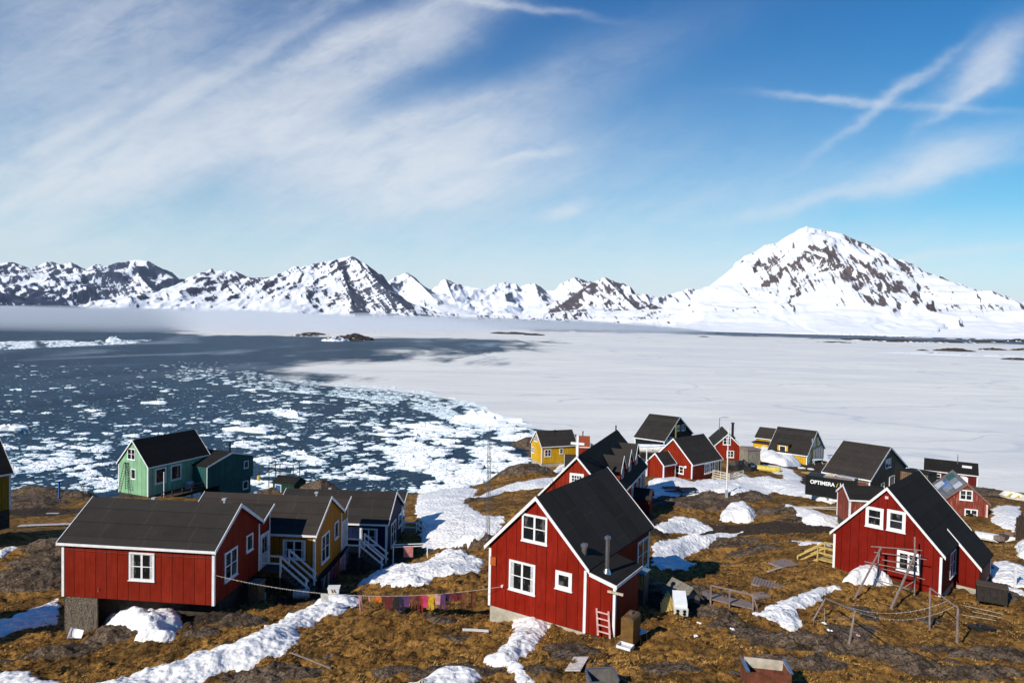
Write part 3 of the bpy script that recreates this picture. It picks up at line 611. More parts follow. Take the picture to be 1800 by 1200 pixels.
# ---------------------------------------------------------------- mesh builder
class MB:
    def __init__(s): s.v = []; s.f = []; s.uv = []
    def poly(s, pts, uvs=None):
        i = len(s.v); s.v += [tuple(p) for p in pts]; s.f.append(tuple(range(i, i+len(pts))))
        s.uv += list(uvs) if uvs else [(p[0]+p[1], p[2]) for p in pts]
        return s
    def hexa(s, c):   # c: 8 corners, bottom 4 ccw, top 4 ccw
        for f in ((3,2,1,0),(4,5,6,7),(0,1,5,4),(1,2,6,5),(2,3,7,6),(3,0,4,7)):
            pts = [Vector(c[k]) for k in f]; n = (pts[1]-pts[0]).cross(pts[2]-pts[1])
            if abs(n.z) > .9*n.length: uv = [(p.x, p.y) for p in pts]
            else:
                t = Vector((-n.y, n.x, 0)); t = t.normalized() if t.length > 1e-9 else Vector((1,0,0))
                uv = [(p.dot(t), p.z) for p in pts]
            s.poly(pts, uv)
        return s
    def box(s, a, b):
        (x0,y0,z0),(x1,y1,z1) = a, b
        return s.hexa([(x0,y0,z0),(x1,y0,z0),(x1,y1,z0),(x0,y1,z0),(x0,y0,z1),(x1,y0,z1),(x1,y1,z1),(x0,y1,z1)])
    def beam(s, p, q, w_, h_, up=(0,0,1)):
        p, q = Vector(p), Vector(q); d = (q-p).normalized(); up = Vector(up)
        if abs(d.dot(up)) > .97: up = Vector((0,1,0)) if abs(d.y) < .9 else Vector((1,0,0))
        sd = d.cross(up).normalized(); u2 = sd.cross(d).normalized()
        sd *= w_/2; u2 *= h_/2
        a = [p-sd-u2, p+sd-u2, p+sd+u2, p-sd+u2]; b_ = [q-sd-u2, q+sd-u2, q+sd+u2, q-sd+u2]
        c = a+b_; i = len(s.v)
        L_ = (q-p).length
        for f in ((3,2,1,0),(4,5,6,7),(0,1,5,4),(1,2,6,5),(2,3,7,6),(3,0,4,7)):
            s.poly([c[k] for k in f], [(0.1*(k % 2), L_ if k > 3 else 0) for k in f])
        return s
    def tube(s, pts, r, n=8, cap=True):
        pts = [Vector(p) for p in pts]; rs = r if isinstance(r, (list, tuple)) else [r]*len(pts)
        i0 = len(s.v); rings = []
        for k, p in enumerate(pts):
            d = (pts[min(k+1, len(pts)-1)]-pts[max(k-1, 0)]).normalized()
            a = d.cross(Vector((0,0,1)));  a = d.cross(Vector((1,0,0))) if a.length < .1 else a
            a.normalize(); b_ = d.cross(a)
            ring = []
            for j in range(n):
                t = 2*math.pi*j/n; ring.append(len(s.v)); s.v.append(tuple(p+a*math.cos(t)*rs[k]+b_*math.sin(t)*rs[k]))
            rings.append(ring)
        for k in range(len(rings)-1):
            for j in range(n):
                f = (rings[k][j], rings[k+1][j], rings[k+1][(j+1) % n], rings[k][(j+1) % n]); s.f.append(f)
                s.uv += [(j/n, k), (j/n, k+1), ((j+1)/n, k+1), ((j+1)/n, k)]
        if cap:
            s.f.append(tuple(reversed(rings[0]))); s.uv += [(0,0)]*n
            s.f.append(tuple(rings[-1])); s.uv += [(0,0)]*n
        return s
    def lathe(s, c, prof, n=14):
        c = Vector(c); return s.tube([c+Vector((0,0,z)) for r_, z in prof], [max(r_, .001) for r_, z in prof], n)
    def prism(s, prof, y0, y1, axis='y'):
        """profile in (x,z) pushed along y (or profile in (y,z) along x)"""
        P = (lambda a, z, t: (a, t, z)) if axis == 'y' else (lambda a, z, t: (t, a, z))
        n = len(prof)
        ar = sum(prof[i][0]*prof[(i+1) % n][1]-prof[(i+1) % n][0]*prof[i][1] for i in range(n))
        if (ar < 0) == (axis == 'y'): prof = prof[::-1]
        s.poly([P(a, z, y0) for a, z in prof], [(a, z) for a, z in prof])
        s.poly([P(a, z, y1) for a, z in reversed(prof)], [(a, z) for a, z in reversed(prof)])
        acc = 0
        for i in range(n):
            a, b_ = prof[i], prof[(i+1) % n]; L_ = math.hypot(b_[0]-a[0], b_[1]-a[1])
            vert = abs(b_[0]-a[0]) < 1e-6
            if vert: uv = [(y0, a[1]), (y1, a[1]), (y1, b_[1]), (y0, b_[1])]
            else: uv = [(y0, acc), (y1, acc), (y1, acc+L_), (y0, acc+L_)]
            s.poly([P(*a, y0), P(*a, y1), P(*b_, y1), P(*b_, y0)][::-1], uv[::-1]); acc += L_
        return s
    def build(s, name, mat=None, parent=None, label=None, cat=None, group=None, kind=None, smooth_=False, fix=True):
        me = bpy.data.meshes.new(name); me.from_pydata(s.v, [], s.f)
        ul = me.uv_layers.new(name='UVMap'); ul.data.foreach_set('uv', np.array(s.uv, np.float32).ravel())
        if fix:
            bm = bmesh.new(); bm.from_mesh(me); bmesh.ops.remove_doubles(bm, verts=bm.verts, dist=1e-5); bmesh.ops.recalc_face_normals(bm, faces=bm.faces); bm.to_mesh(me); bm.free()
        if smooth_:
            for p in me.polygons: p.use_smooth = True
            try: me.set_sharp_from_angle(angle=R(40))
            except Exception: pass
        return link(name, me, mat, parent, kind, label, cat, group)
def empty(name, loc, rz=0, label=None, cat=None, group=None, tilt=None):
    o = bpy.data.objects.new(name, None); col.objects.link(o); o.empty_display_size = .3
    o.location = loc; o.rotation_euler = (0, 0, rz) if tilt is None else (tilt[0], tilt[1], rz)
    return tag(o, label, cat, group)

def paint(name, c, spacing=.6, groove=.03, wear=.25, rough=.65, off=0.0, patch=None):
    m, n, b = bsdf(name, rough=rough, spec=.10)
    uv = n.new('ShaderNodeUVMap').outputs[0]; s_ = n.new('ShaderNodeSeparateXYZ', inp={0: uv})
    p = n.new('ShaderNodeNewGeometry').outputs['Position']
    a = n.noise(p, .9, 5, .65); a2 = n.noise(n.map(p, scale=(6, 6, .7)), 1.6, 5, .7)
    cd = tuple(x*.55 for x in c); cl_ = tuple(min(1, x*1.28+.006) for x in c)
    cc = n.mix(n.ramp(a, [(.35, 0.0), (.7, 1.0)]), c, cl_); cc = n.mix(n.ramp(a2, [(.42, wear*1.5), (.58, 0.0)]), cc, cd)
    if patch: cc = n.mix(n.ramp(a2, [(.56, 0.0), (.66, .8)]), cc, patch)
    if spacing:
        fr = n.m('FRACT', n.m('DIVIDE', n.m('ADD', s_.outputs[0], off), spacing))
        idx = n.m('FLOOR', n.m('DIVIDE', n.m('ADD', s_.outputs[0], off), spacing))
        wn = n.new('ShaderNodeTexWhiteNoise', noise_dimensions='1D', inp={'W': idx}).outputs[0]
        cc = n.mix(n.m('MULTIPLY', wn, .28), cc, cd)
        g = n.m('LESS_THAN', fr, groove/spacing)
        cc = n.mix(n.m('MULTIPLY', g, .88), cc, tuple(x*.12 for x in c))
    n.l.new(cc, b.inputs['Base Color'])
    bump(n, b, a2, .15, .02)
    return m
def roofing(name, c, seam=1.0, light=1.6, along=True):
    m, n, b = bsdf(name, rough=.9, spec=.15)
    uv = n.new('ShaderNodeUVMap').outputs[0]; s_ = n.new('ShaderNodeSeparateXYZ', inp={0: uv})
    p = n.new('ShaderNodeNewGeometry').outputs['Position']
    a = n.noise(p, .8, 6, .65); a2 = n.noise(p, 22, 3, .7)
    cc = n.mix(n.ramp(a, [(.3, 0.0), (.7, 1.0)]), c, tuple(x*light for x in c))
    cc = n.mix(n.ramp(a2, [(.4, .5), (.6, 0.0)]), cc, tuple(x*.55 for x in c))
    f1 = n.m('FRACT', n.m('DIVIDE', s_.outputs[1 if along else 0], seam))
    sm = n.ramp(f1, [(.0, .75), (.025, .75), (.05, 0.0), (.93, 0.0), (1.0, .4)])
    cc = n.mix(sm, cc, tuple(x*.4 for x in c))
    row = n.m('FLOOR', n.m('DIVIDE', s_.outputs[1 if along else 0], seam))
    wn = n.new('ShaderNodeTexWhiteNoise', noise_dimensions='1D', inp={'W': row}).outputs[0]
    cc = n.mix(n.m('MULTIPLY', wn, .35), cc, tuple(x*1.8+.004 for x in c))
    f2 = n.m('FRACT', n.m('ADD', n.m('DIVIDE', s_.outputs[0 if along else 1], 2.6), n.m('MULTIPLY', wn, 3.0)))
    cc = n.mix(n.ramp(f2, [(.0, .5), (.012, .5), (.03, 0.0)]), cc, tuple(x*2.4 for x in c))
    n.l.new(cc, b.inputs['Base Color'])
    bump(n, b, n.m('ADD', a, n.m('MULTIPLY', sm, -.4)), .35, .06)
    return m
def plain(name, c, rough=.6, var=.3, scale=3, metal=0, spec=.3, b2=None):
    m, n, b = bsdf(name, rough=rough, metal=metal, spec=spec)
    tcn = n.new('ShaderNodeTexCoord').outputs['Object']
    a = n.noise(tcn, scale, 5, .65)
    n.l.new(n.mix(n.ramp(a, [(.35, 0.0), (.65, 1.0)]), tuple(x*(1-var) for x in c), b2 or tuple(min(1, x*(1+var*.5)) for x in c)), b.inputs['Base Color'])
    bump(n, b, a, .12, .02)
    return m
def wood(name, c, scale=1.0, var=.45):
    m, n, b = bsdf(name, rough=.85, spec=.15)
    tcn = n.new('ShaderNodeTexCoord').outputs['Object']
    wv = n.noise(n.map(tcn, scale=(7, 7, 1.2)), 2.2*scale, 5, .65, 1.2)
    n.l.new(n.mix(n.ramp(wv, [(.38, 0.0), (.62, 1.0)]), tuple(x*(1-var) for x in c), tuple(min(1, x*1.25) for x in c)), b.inputs['Base Color'])
    bump(n, b, wv, .3, .02)
    return m
def mat_plywood():
    m, n, b = bsdf('weathered_plywood', rough=.85, spec=.15)
    p = n.new('ShaderNodeNewGeometry').outputs['Position']
    d = n.noise(n.map(p, scale=(1.3, 1.3, .35)), 1.4, 4, .6, 1.8)
    wv = n.m('FRACT', n.m('MULTIPLY', d, 14))
    n.l.new(n.mix(n.ramp(wv, [(.15, 0.0), (.5, 1.0), (.9, .2)]), (.035, .030, .024), (.24, .20, .155)), b.inputs['Base Color'])
    return m
P = dict(
 red=paint('red_paint', (.22, .010, .0025), .6), red2=paint('red_paint_dark', (.165, .0065, .002), .55, wear=.15), red3=paint('red_paint_panels', (.20, .014, .004), .63, .035),
 redw=paint('weathered_red_paint', (.25, .055, .035), .5, wear=.5, patch=(.33, .20, .15)), redd=paint('maroon_paint', (.12, .014, .012), .3),
 redc=paint('church_red_paint', (.24, .019, .005), .34, .03), yel=paint('ochre_paint', (.40, .155, .012), .36, .03), yel2=paint('yellow_paint', (.62, .35, .015), .4, .025), yel3=paint('mustard_paint', (.45, .30, .012), .45, .025),
 yelg=paint('dark_ochre_paint', (.30, .17, .015), .8, .03), navy=paint('navy_paint', (.006, .015, .055), .36, .03), grn=paint('green_paint', (.24, .45, .27), .72, .035), teal=paint('teal_paint', (.022, .10, .095), .5, .03),
 blk=paint('black_paint', (.012, .014, .014), .4), dkg=paint('dark_green_paint', (.015, .05, .035), .5), brn=paint('weathered_boards', (.20, .135, .09), .22, .02, wear=.6, patch=(.36, .26, .17)),
 gry=paint('grey_boards', (.30, .27, .22), .2, .02, wear=.6))
RF = dict(blk=roofing('black_roofing_felt', (.013, .0115, .0105), 1.0), gry=roofing('grey_roofing_felt', (.025, .022, .0195), 1.0), brn=roofing('brown_roofing_felt', (.033, .027, .023), 1.0), h2=roofing('folded_roofing_felt', (.024, .021, .019), 1.35, 1.6, False))
WHITE = plain('white_paint', (.80, .80, .80), .5, .12); GREYW = plain('greyed_white_paint', (.42, .42, .44), .6, .2)
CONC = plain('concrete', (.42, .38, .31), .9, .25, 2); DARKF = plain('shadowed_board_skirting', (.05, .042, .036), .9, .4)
PLY = mat_plywood(); METAL = plain('zinc', (.55, .56, .58), .3, .2, 5, .9); GREYWOOD = wood('grey_driftwood', (.26, .20, .18)); NEWWOOD = wood('new_timber', (.50, .36, .12)); PALEWOOD = wood('pale_timber', (.55, .48, .36)); DARKWOOD = wood('dark_timber', (.09, .065, .05))
BLACKM = plain('black_metal', (.015, .015, .017), .5, .3); BLUEP = plain('blue_paint', (.03, .11, .32), .5, .3)
GLASS, gn_, gb_ = bsdf('window_glass', rough=.06, spec=.6)
gp_ = gn_.new('ShaderNodeNewGeometry').outputs['Position']
gn_.l.new(gn_.mix(gn_.ramp(gn_.noise(gn_.map(gp_, scale=(1, 1, .5)), 2.6, 3, .6), [(.56, 0.0), (.66, 1.0)]), (.010, .012, .014), (.10, .10, .09)), gb_.inputs['Base Color'])
CURT = plain('curtain_cloth', (.50, .50, .50), .9, .3, 9)

class House:
    def __init__(s, key, name, label, wall, roof, trim=None, ovg=.16, ovs=.2, fd=1.2, fm=None, cat='house', group='wooden houses of the settlement', eave=True, spacing=None, fbox=None, corner=True, L=None):
        x, y, yaw, W, L0, hr, hb = HS[key]; L = L or L0
        s.W, s.L, s.hr, s.hb, s.yaw = W, L, hr, hb, yaw; s.trim = trim or WHITE; s.wall = wall; s.roofm = roof
        s.o = Vector((x, y, CAMZ+HZ[key]-hb)); s.ovg, s.hw, s.y0, s.y1 = ovg, W/2-ovs, ovg, L-ovg
        s.r = empty(name, s.o, yaw, label, cat, group)
        zs = lambda xx: hb+hr*(1-abs(xx)/(W/2))
        s.zs = zs
        t = .13
        MB().prism([(-s.hw, 0), (s.hw, 0), (s.hw, zs(s.hw)-t), (0, zs(0)-t), (-s.hw, zs(s.hw)-t)], s.y0, s.y1).build('wall', wall, s.r)
        s.roof = MB().prism([(-W/2, hb), (-W/2, hb-.11), (0, zs(0)-.12), (W/2, hb-.11), (W/2, hb), (0, zs(0))], 0, L).build('roof', roof, s.r)
        if trim is not False:
            tb = MB()
            for yy in (-.035, L):
                if yy == L and not eave: tb.build('trim', s.trim, s.r); tb = MB()
                for sg in (-1, 1):
                    if corner and not eave:
                        yc, dy = (s.y0, -1) if yy < 1 else (s.y1, 1); x0, x1 = sorted((sg*(s.hw-.12), sg*(s.hw+.025))); a, b_ = sorted((yc+dy*.025, yc-dy*.12)); tb.box((x0, a, -.02), (x1, b_, hb-.10))
                    tb.prism([(sg*(W/2+.03), hb-.17), (0, zs(0)-.19), (0, zs(0)+.03), (sg*(W/2+.03), hb+.03-.0)], yy, yy+.035)
            if eave:
                for sg in (-1, 1): tb.box((min(sg*(W/2), sg*(W/2+.03)), .002, hb-.14), (max(sg*(W/2), sg*(W/2+.03)), L-.002, hb+.0))
            if corner and eave:
                for sg in (-1, 1):
                    for yy, dy in ((s.y0, -1), (s.y1, 1)):
                        x0, x1 = sorted((sg*(s.hw-.12), sg*(s.hw+.025))); a, b_ = sorted((yy+dy*.025, yy-dy*.12))
                        tb.box((x0, a, -.02), (x1, b_, hb-.10))
            tb.build('trim', s.trim, s.r)
        if fd:
            MB().box((-s.hw+.06, s.y0+.06, -fd), (s.hw-.06, s.y1-.06, -.005)).build('foundation', fm or CONC, s.r)
    def loc(s, P_):
        d = P_-s.o; c, q = math.cos(s.yaw), math.sin(s.yaw)
        return Vector((d.x*c+d.y*q, -d.x*q+d.y*c, d.z))
    def hit(s, px, py, ax, val):
        o = s.loc(Vector((0, 0, CAMZ))); e = s.loc(Vector((0, 0, CAMZ))+ray(px, py)); d = e-o
        t = (val-o[ax])/d[ax]; return o+d*t
    def plane(s, face):
        return {'F': (1, s.y0), 'B': (1, s.y1), 'L': (0, -s.hw), 'R': (0, s.hw)}[face]
    def fb(s, mb, face, s0, s1, z0, z1, d0, d1, val=None):
        ax, v = s.plane(face); v = val if val is not None else v
        sg = -1 if face in 'FL' else 1
        a, b_ = sorted((v+sg*d0, v+sg*d1)); s0, s1 = sorted((s0, s1))
        if ax == 1: mb.box((s0, a, z0), (s1, b_, z1))
        else: mb.box((a, s0, z0), (b_, s1, z1))
    def win(s, face, tl, br, nc=2, nr_=2, val=None, parent=None, tw=.11, px=True, curtain=False, frame=None, name='window', split=True):
        ax, v = s.plane(face); v = val if val is not None else v
        if px:
            a = s.hit(*tl, ax, v); b_ = s.hit(*br, ax, v); k = 0 if ax == 1 else 1
            s0, s1 = sorted((a[k], b_[k])); z0, z1 = sorted((a.z, b_.z))
        else: (s0, z1), (s1, z0) = tl, br; s0, s1 = sorted((s0, s1))
        tw = min(tw, (s1-s0)*.2)
        m = MB(); fbx = lambda *q: s.fb(m, face, *q, 0.0, .055, v)
        fbx(s0, s1, z1-tw, z1); fbx(s0, s1, z0, z0+tw); fbx(s0, s0+tw, z0+tw, z1-tw); fbx(s1-tw, s1, z0+tw, z1-tw)
        w_ = s1-s0-2*tw; h_ = z1-z0-2*tw
        for i in range(1, nc):
            c = s0+tw+w_*i/nc; mw = .055 if split else .022
            s.fb(m, face, c-mw, c+mw, z0+tw, z1-tw, 0, .045, v)
        for j in range(1, nr_):
            zc = z0+tw+h_*j/nr_
            for i in range(nc):
                mw = .055 if split else .022
                a0 = s0+tw+w_*i/nc+(mw if i else 0); a1 = s0+tw+w_*(i+1)/nc-(mw if i < nc-1 else 0)
                s.fb(m, face, a0, a1, zc-.022, zc+.022, 0, .040, v)
        ob = m.build(name, frame or WHITE, parent or s.r)
        g = MB(); s.fb(g, face, s0+tw*.6, s1-tw*.6, z0+tw*.6, z1-tw*.6, 0, .018, v); go = g.build('pane', GLASS, ob)
        if curtain:
            c = MB()
            for q in ((s0+tw, s0+tw+w_*.13), (s1-tw-w_*.13, s1-tw)):
                c = MB(); s.fb(c, face, *q, z0+tw, z1-tw, .018, .026, v); c.build('curtain', CURT, ob)
        sl_ = MB(); s.fb(sl_, face, s0-.04, s1+.04, z0-.04, z0-.002, 0, .10, v); sl_.build('sill', frame or WHITE, ob)
        return ob
    def door(s, face, s0, s1, z0, z1, val=None, m=None, panes=0, parent=None):
        ax, v = s.plane(face); v = val if val is not None else v
        d = MB(); s.fb(d, face, s0, s1, z0, z1, 0, .05, v); o = d.build('door', m or WHITE, parent or s.r)
        f = MB()
        s.fb(f, face, s0-.09, s0-.002, z0, z1+.09, 0, .07, v); s.fb(f, face, s1+.002, s1+.09, z0, z1+.09, 0, .07, v); s.fb(f, face, s0-.002, s1+.002, z1+.002, z1+.09, 0, .07, v)
        f.build('door_frame', WHITE, o)
        for i in range(panes):
            g = MB(); w_ = (s1-s0-.3)/panes
            s.fb(g, face, s0+.15+i*w_, s0+.15+(i+1)*w_-.05, z0+(z1-z0)*.45, z1-.18, .05, .056, v); g.build('pane', GLASS, o)
        h_ = MB(); hx = s1-.1 if s1 > s0 else s0-.1; s.fb(h_, face, hx, hx+.04, (z0+z1)/2-.08, (z0+z1)/2+.06, .05, .1, v); h_.build('handle', METAL, o)
        return o
    def chimney(s, x, y, h_, r_=.1, m=None, name='chimney', base=True, z=None):
        z0 = (s.zs(x) if z is None else z)-.1
        b_ = MB().tube([(x, y, z0), (x, y, z0+h_)], r_, 12)
        b_.lathe((x, y, z0+h_-.02), [(r_*1.0, 0), (r_*1.6, .03), (r_*1.6, .12), (r_*.5, .2)], 12)
        if base: b_.lathe((x, y, z0), [(r_*2.6, 0), (r_*2.4, .14), (r_*1.1, .42)], 12)
        return b_.build(name, m or METAL, s.r, smooth_=True)
    def vent(s, x, y, m=None, h_=.35):
        z0 = s.zs(x)-.05
        MB().box((x-.05, y-.05, z0), (x+.05, y+.05, z0+h_)).box((x-.11, y-.11, z0+h_), (x+.11, y+.11, z0+h_+.1)).build('roof_vent', m or GREYW, s.r)

def stair(H, x0, x1, ytop, ybot, ztop, zbot, m, rail=WHITE, name='entrance_stair', land=1.2, posts=2, rails=True):
    """landing and flight running out along -y from a gable"""
    st = MB().box((x0, ytop, ztop-.12), (x1, ytop+land, ztop))
    n_ = max(3, int((ztop-zbot)/.19))
    for k in range(n_):
        zz = ztop-(k+1)*(ztop-zbot)/(n_+1); yy = ytop-(k+.5)*(ytop-ybot)/n_
        st.box((x0+.05, yy-.13, zz-.04), (x1-.05, yy+.13, zz))
    for xx in (x0+.02, x1-.02): st.beam((xx, ytop, ztop-.14), (xx, ybot, zbot-.02), .05, .2)
    for xx in (x0+.06, x1-.06):
        for yy in (ytop+.06, ytop+land-.1): st.box((xx-.05, yy-.05, zbot-.5), (xx+.05, yy+.05, ztop-.13))
    so_ = st.build(name, m, H.r)
    if rails:
        for xx in (x0+.0, x1-.0):
            rl = MB()
            for yy in ((ytop, ybot+.25) if posts == 2 else (ytop, (ytop+ybot)/2, ybot+.25)):
                t = (yy-ytop)/(ybot-ytop); zz = ztop+(zbot-ztop)*t
                rl.box((xx-.045, yy-.045, zz-.35), (xx+.045, yy+.045, zz+1.0))
            for dz in (.95, .5): rl.beam((xx, ytop, ztop+dz), (xx, ybot+.1, zbot+dz+.06), .04, .12)
            if xx == x0 or True:
                for dz in (.95, .5):
                    if xx == x1: continue
                    rl.beam((xx, ytop, ztop+dz), (xx, ytop+land-.05, ztop+dz), .04, .11)
            rl.build('railing', rail, so_)
    return so_

# ---- three sister houses in a row on the left
def sister(key, name, label, wall, roof, fd, fm, zg, fwin, gwin, swin, trim=None, diamond=False):
    H = House(key, name, label, wall, roof, trim=trim, fd=fd, fm=fm)
    H.win('L', *fwin, nc=2, nr_=2, curtain=True, split=True)
    H.win('F', *gwin, nc=2, nr_=2); H.win('F', *swin, nc=1, nr_=1, tw=.09)
    hw, hb = H.hw, H.hb
    pm = MB().prism([(hw+.01, 0), (hw+1.45, 0), (hw+1.45, hb+.45), (hw+.01, hb-.28)], H.y0+.03, 2.6).build('porch', wall, H.r)
    MB().prism([(H.W/2-.05, hb-.08), (H.W/2+1.5, hb+.62), (H.W/2+1.5, hb+.54), (H.W/2-.05, hb-.17)], .02, 2.75).build('porch_roof', roof, pm)
    t = MB().prism([(H.W/2-.02, hb-.20), (H.W/2+1.52, hb+.50), (H.W/2+1.52, hb+.66), (H.W/2-.02, hb-.04)], -.02, .018)
    t.box((hw+1.40, H.y0-.0, 0), (hw+1.48, H.y0+.10, hb+.42)); t.build('porch_trim', H.trim, pm)
    d = H.door('F', hw+.22, hw+1.15, .02, 2.02, val=H.y0+.03, panes=0 if diamond else 2, m=GREYW, parent=pm)
    zt = -.06; st = stair(H, hw+.1, hw+1.35, -1.15, -3.05, zt, zg, DARKWOOD, rail=WHITE, land=1.2)
    H.vent(.35, 1.2); H.vent(.5, H.L*.62, h_=.25)
    return H
hA = sister('H1', 'red_house', 'long red house with grey felt roof on a plywood foundation, front left', P['red3'], RF['gry'], 0, None, -1.55, ((227.5, 969.5), (272, 1021)), ((394.3, 972.5), (416.3, 1007.5)), ((432.5, 942), (443.7, 963.7)))
# its raised skirting: plywood at the left, open dark gap to the right
f = MB().box((-hA.hw+.06, hA.y1-2.0, -2.6), (-hA.hw+.14, hA.y1-.06, -.005)).box((-hA.hw+.06, hA.y1-.14, -2.9), (hA.hw-.06, hA.y1-.06, -.005))
f.build('plywood_skirting', PLY, hA.r)
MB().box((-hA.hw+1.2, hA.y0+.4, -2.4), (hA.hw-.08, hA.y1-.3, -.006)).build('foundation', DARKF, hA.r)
ws = MB().tube([(-hA.hw-.07, .3, hA.hb-.42), (-hA.hw-.06, hA.L*.5, hA.hb-.45), (-hA.hw-.07, hA.L-.3, hA.hb-.40)], .008, 5); ws.build('wall_cable', METAL, hA.r)
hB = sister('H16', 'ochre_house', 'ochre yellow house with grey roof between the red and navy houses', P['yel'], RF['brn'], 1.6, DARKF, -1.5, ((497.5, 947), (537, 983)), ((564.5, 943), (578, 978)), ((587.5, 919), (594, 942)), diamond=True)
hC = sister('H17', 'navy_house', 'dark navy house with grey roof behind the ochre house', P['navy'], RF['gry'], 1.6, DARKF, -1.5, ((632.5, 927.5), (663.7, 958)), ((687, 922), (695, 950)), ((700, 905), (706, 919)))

# ---- tall red house in the centre
h2 = House('H2', 'red_gabled_house', 'tall red gabled house with a zinc chimney on its lean-to, centre foreground', P['red'], RF['h2'], fd=1.5, fm=CONC, eave=False)
h2.win('F', (918.5, 900.5), (962, 958), curtain=False); h2.win('F', (896, 981.7), (940.7, 1046), curtain=True); h2.win('F', (977.3, 1000.6), (1005.6, 1039.4), nc=1, nr_=1, tw=.26)
h2.win('R', (1120.3, 953.3), (1137.6, 991.8))
xa = h2.hit(1081, 1060, 1, h2.y0+.02).x; za = h2.hit(1083, 1026, 1, h2.y0).z; ya = h2.hit(1123, 994.6, 0, xa).y; zt = h2.hb-.12
lt = MB().prism([(h2.hw+.01, 0), (xa, 0), (xa, za-.12), (h2.hw+.01, zt-.12)], h2.y0+.02, ya).build('lean_to', P['red'], h2.r)
MB().prism([(h2.W/2-.12, zt+.10), (xa+.14, za+.0), (xa+.14, za-.09), (h2.W/2-.12, zt-.02)], .0, ya+.12).build('lean_to_roof', RF['blk'], lt)
tt = MB().prism([(h2.W/2+.04, zt-.14), (xa+.16, za-.20), (xa+.16, za-.01), (h2.W/2+.04, zt+.05)], -.03, -.002); tt.box((xa-.10, h2.y0-.01, -.05), (xa+.03, h2.y0+.12, za-.2)); tt.box((xa+.141, 0, za-.15), (xa+.17, ya+.12, za-.0)); tt.build('lean_to_trim', WHITE, lt)
MB().box((xa-.3, h2.y0+.1, -.5), (xa-.06, ya-.1, -.003)).box((h2.hw+.1, h2.y0+.1, -.5), (xa-.31, h2.y0+.3, -.003)).build('lean_to_footing', DARKF, lt)
cx = (h2.hw+xa)/2+.0; ch = h2.hit(1066.7, 1008, 2, (zt+za)/2); h2.chimney(ch.x, ch.y, 1.85, .1, METAL, z=(zt+za)/2-.05)
vv = Vector((1.5, 0, 0))
va, vb = h2.hit(1026.8, 971, 2, 0), h2.hit(1026.8, 971, 2, 1); vk = 2*h2.hr/h2.W; vt = (h2.hb+h2.hr-vk*va.x)/(1+vk*(vb.x-va.x)); vv = va+(vb-va)*vt
MB().box((vv.x-.09, vv.y-.1, h2.zs(vv.x)-.1), (vv.x+.09, vv.y+.1, h2.zs(vv.x)+.42)).box((vv.x-.13, vv.y-.13, h2.zs(vv.x)+.3), (vv.x+.13, vv.y+.13, h2.zs(vv.x)+.46)).build('roof_vent', METAL, h2.r)
q = MB(); ob_ = h2.hit(868, 985, 1, h2.y0); h2.fb(q, 'F', ob_.x-.17, ob_.x+.17, ob_.z-.22, ob_.z+.22, 0, .08); q.build('meter_box', plain('orange_paint', (.45, .10, .02), .5), h2.r)
q = MB(); a_ = h2.hit(884, 1029, 1, h2.y0); hook2 = a_
h2.fb(q, 'F', a_.x-.05, a_.x+.05, a_.z-.06, a_.z+.06, 0, .12); q.build('line_hook', WHITE, h2.r)
q = MB(); a_ = h2.hit(1085, 1041, 1, h2.y0); q.box((a_.x-.45, h2.y0-.14, a_.z-.05), (a_.x+.35, h2.y0-.05, a_.z+.05)); q.build('wall_bracket', PALEWOOD, h2.r)

# ---- red house with annex on the right
h3 = House('H3', 'red_gabled_house', 'red house with two loft windows behind the wooden drying rack, right foreground', P['red2'], RF['blk'], fd=1.1, fm=CONC, eave=False)
h3.win('F', (1522.5, 888.3), (1552.5, 929.5), nc=1, nr_=2, tw=.2); h3.win('F', (1560, 893.8), (1591.5, 937), nc=1, nr_=2, tw=.2); h3.win('F', (1577.5, 965), (1617, 1009.5), nc=2, nr_=3, tw=.17)
h3.win('R', (1670, 972.5), (1678.5, 1005))
a_ = h3.hit(1559, 874, 1, h3.y0); q = MB(); h3.fb(q, 'F', a_.x-.1, a_.x+.1, a_.z-.09, a_.z+.09, 0, .06); q.build('wall_vent', plain('pink_vent', (.75, .45, .42)), h3.r)
ya = h3.hit(1676.5, 1028, 0, h3.hw).y; e = h3.hit(1725, 996, 1, ya); xb = e.x-.12; sl_ = h3.hr/(h3.W/2); zb = h3.hb-sl_*(xb+.12-h3.W/2); yb = max(h3.hit(1746, 971, 0, xb+.12).y, ya+2)
an = MB().prism([(h3.hw+.01, -.25), (xb, -.25), (xb, zb-.02), (h3.hw+.01, h3.zs(h3.hw)-.14)], ya+.16, yb-.1).build('annex', P['red2'], h3.r)
MB().prism([(h3.W/2+.001, h3.hb-.0), (xb+.14, zb-.02), (xb+.14, zb-.12), (h3.W/2+.001, h3.hb-.11)], ya, yb).build('annex_roof', RF['blk'], an)
tt = MB().prism([(h3.W/2-.7, h3.hb+.75*sl_-.19), (xb+.16, zb-.19), (xb+.16, zb+.03), (h3.W/2-.7, h3.hb+.75*sl_+.03)], ya-.035, ya-.002); tt.box((xb-.02, yb-.22, -.25), (xb+.03, yb-.08, zb-.1)); tt.build('annex_trim', WHITE, an)
MB().box((h3.hw+.08, ya+.22, -1.1), (xb-.06, yb-.16, -.255)).build('annex_foundation', CONC, an)

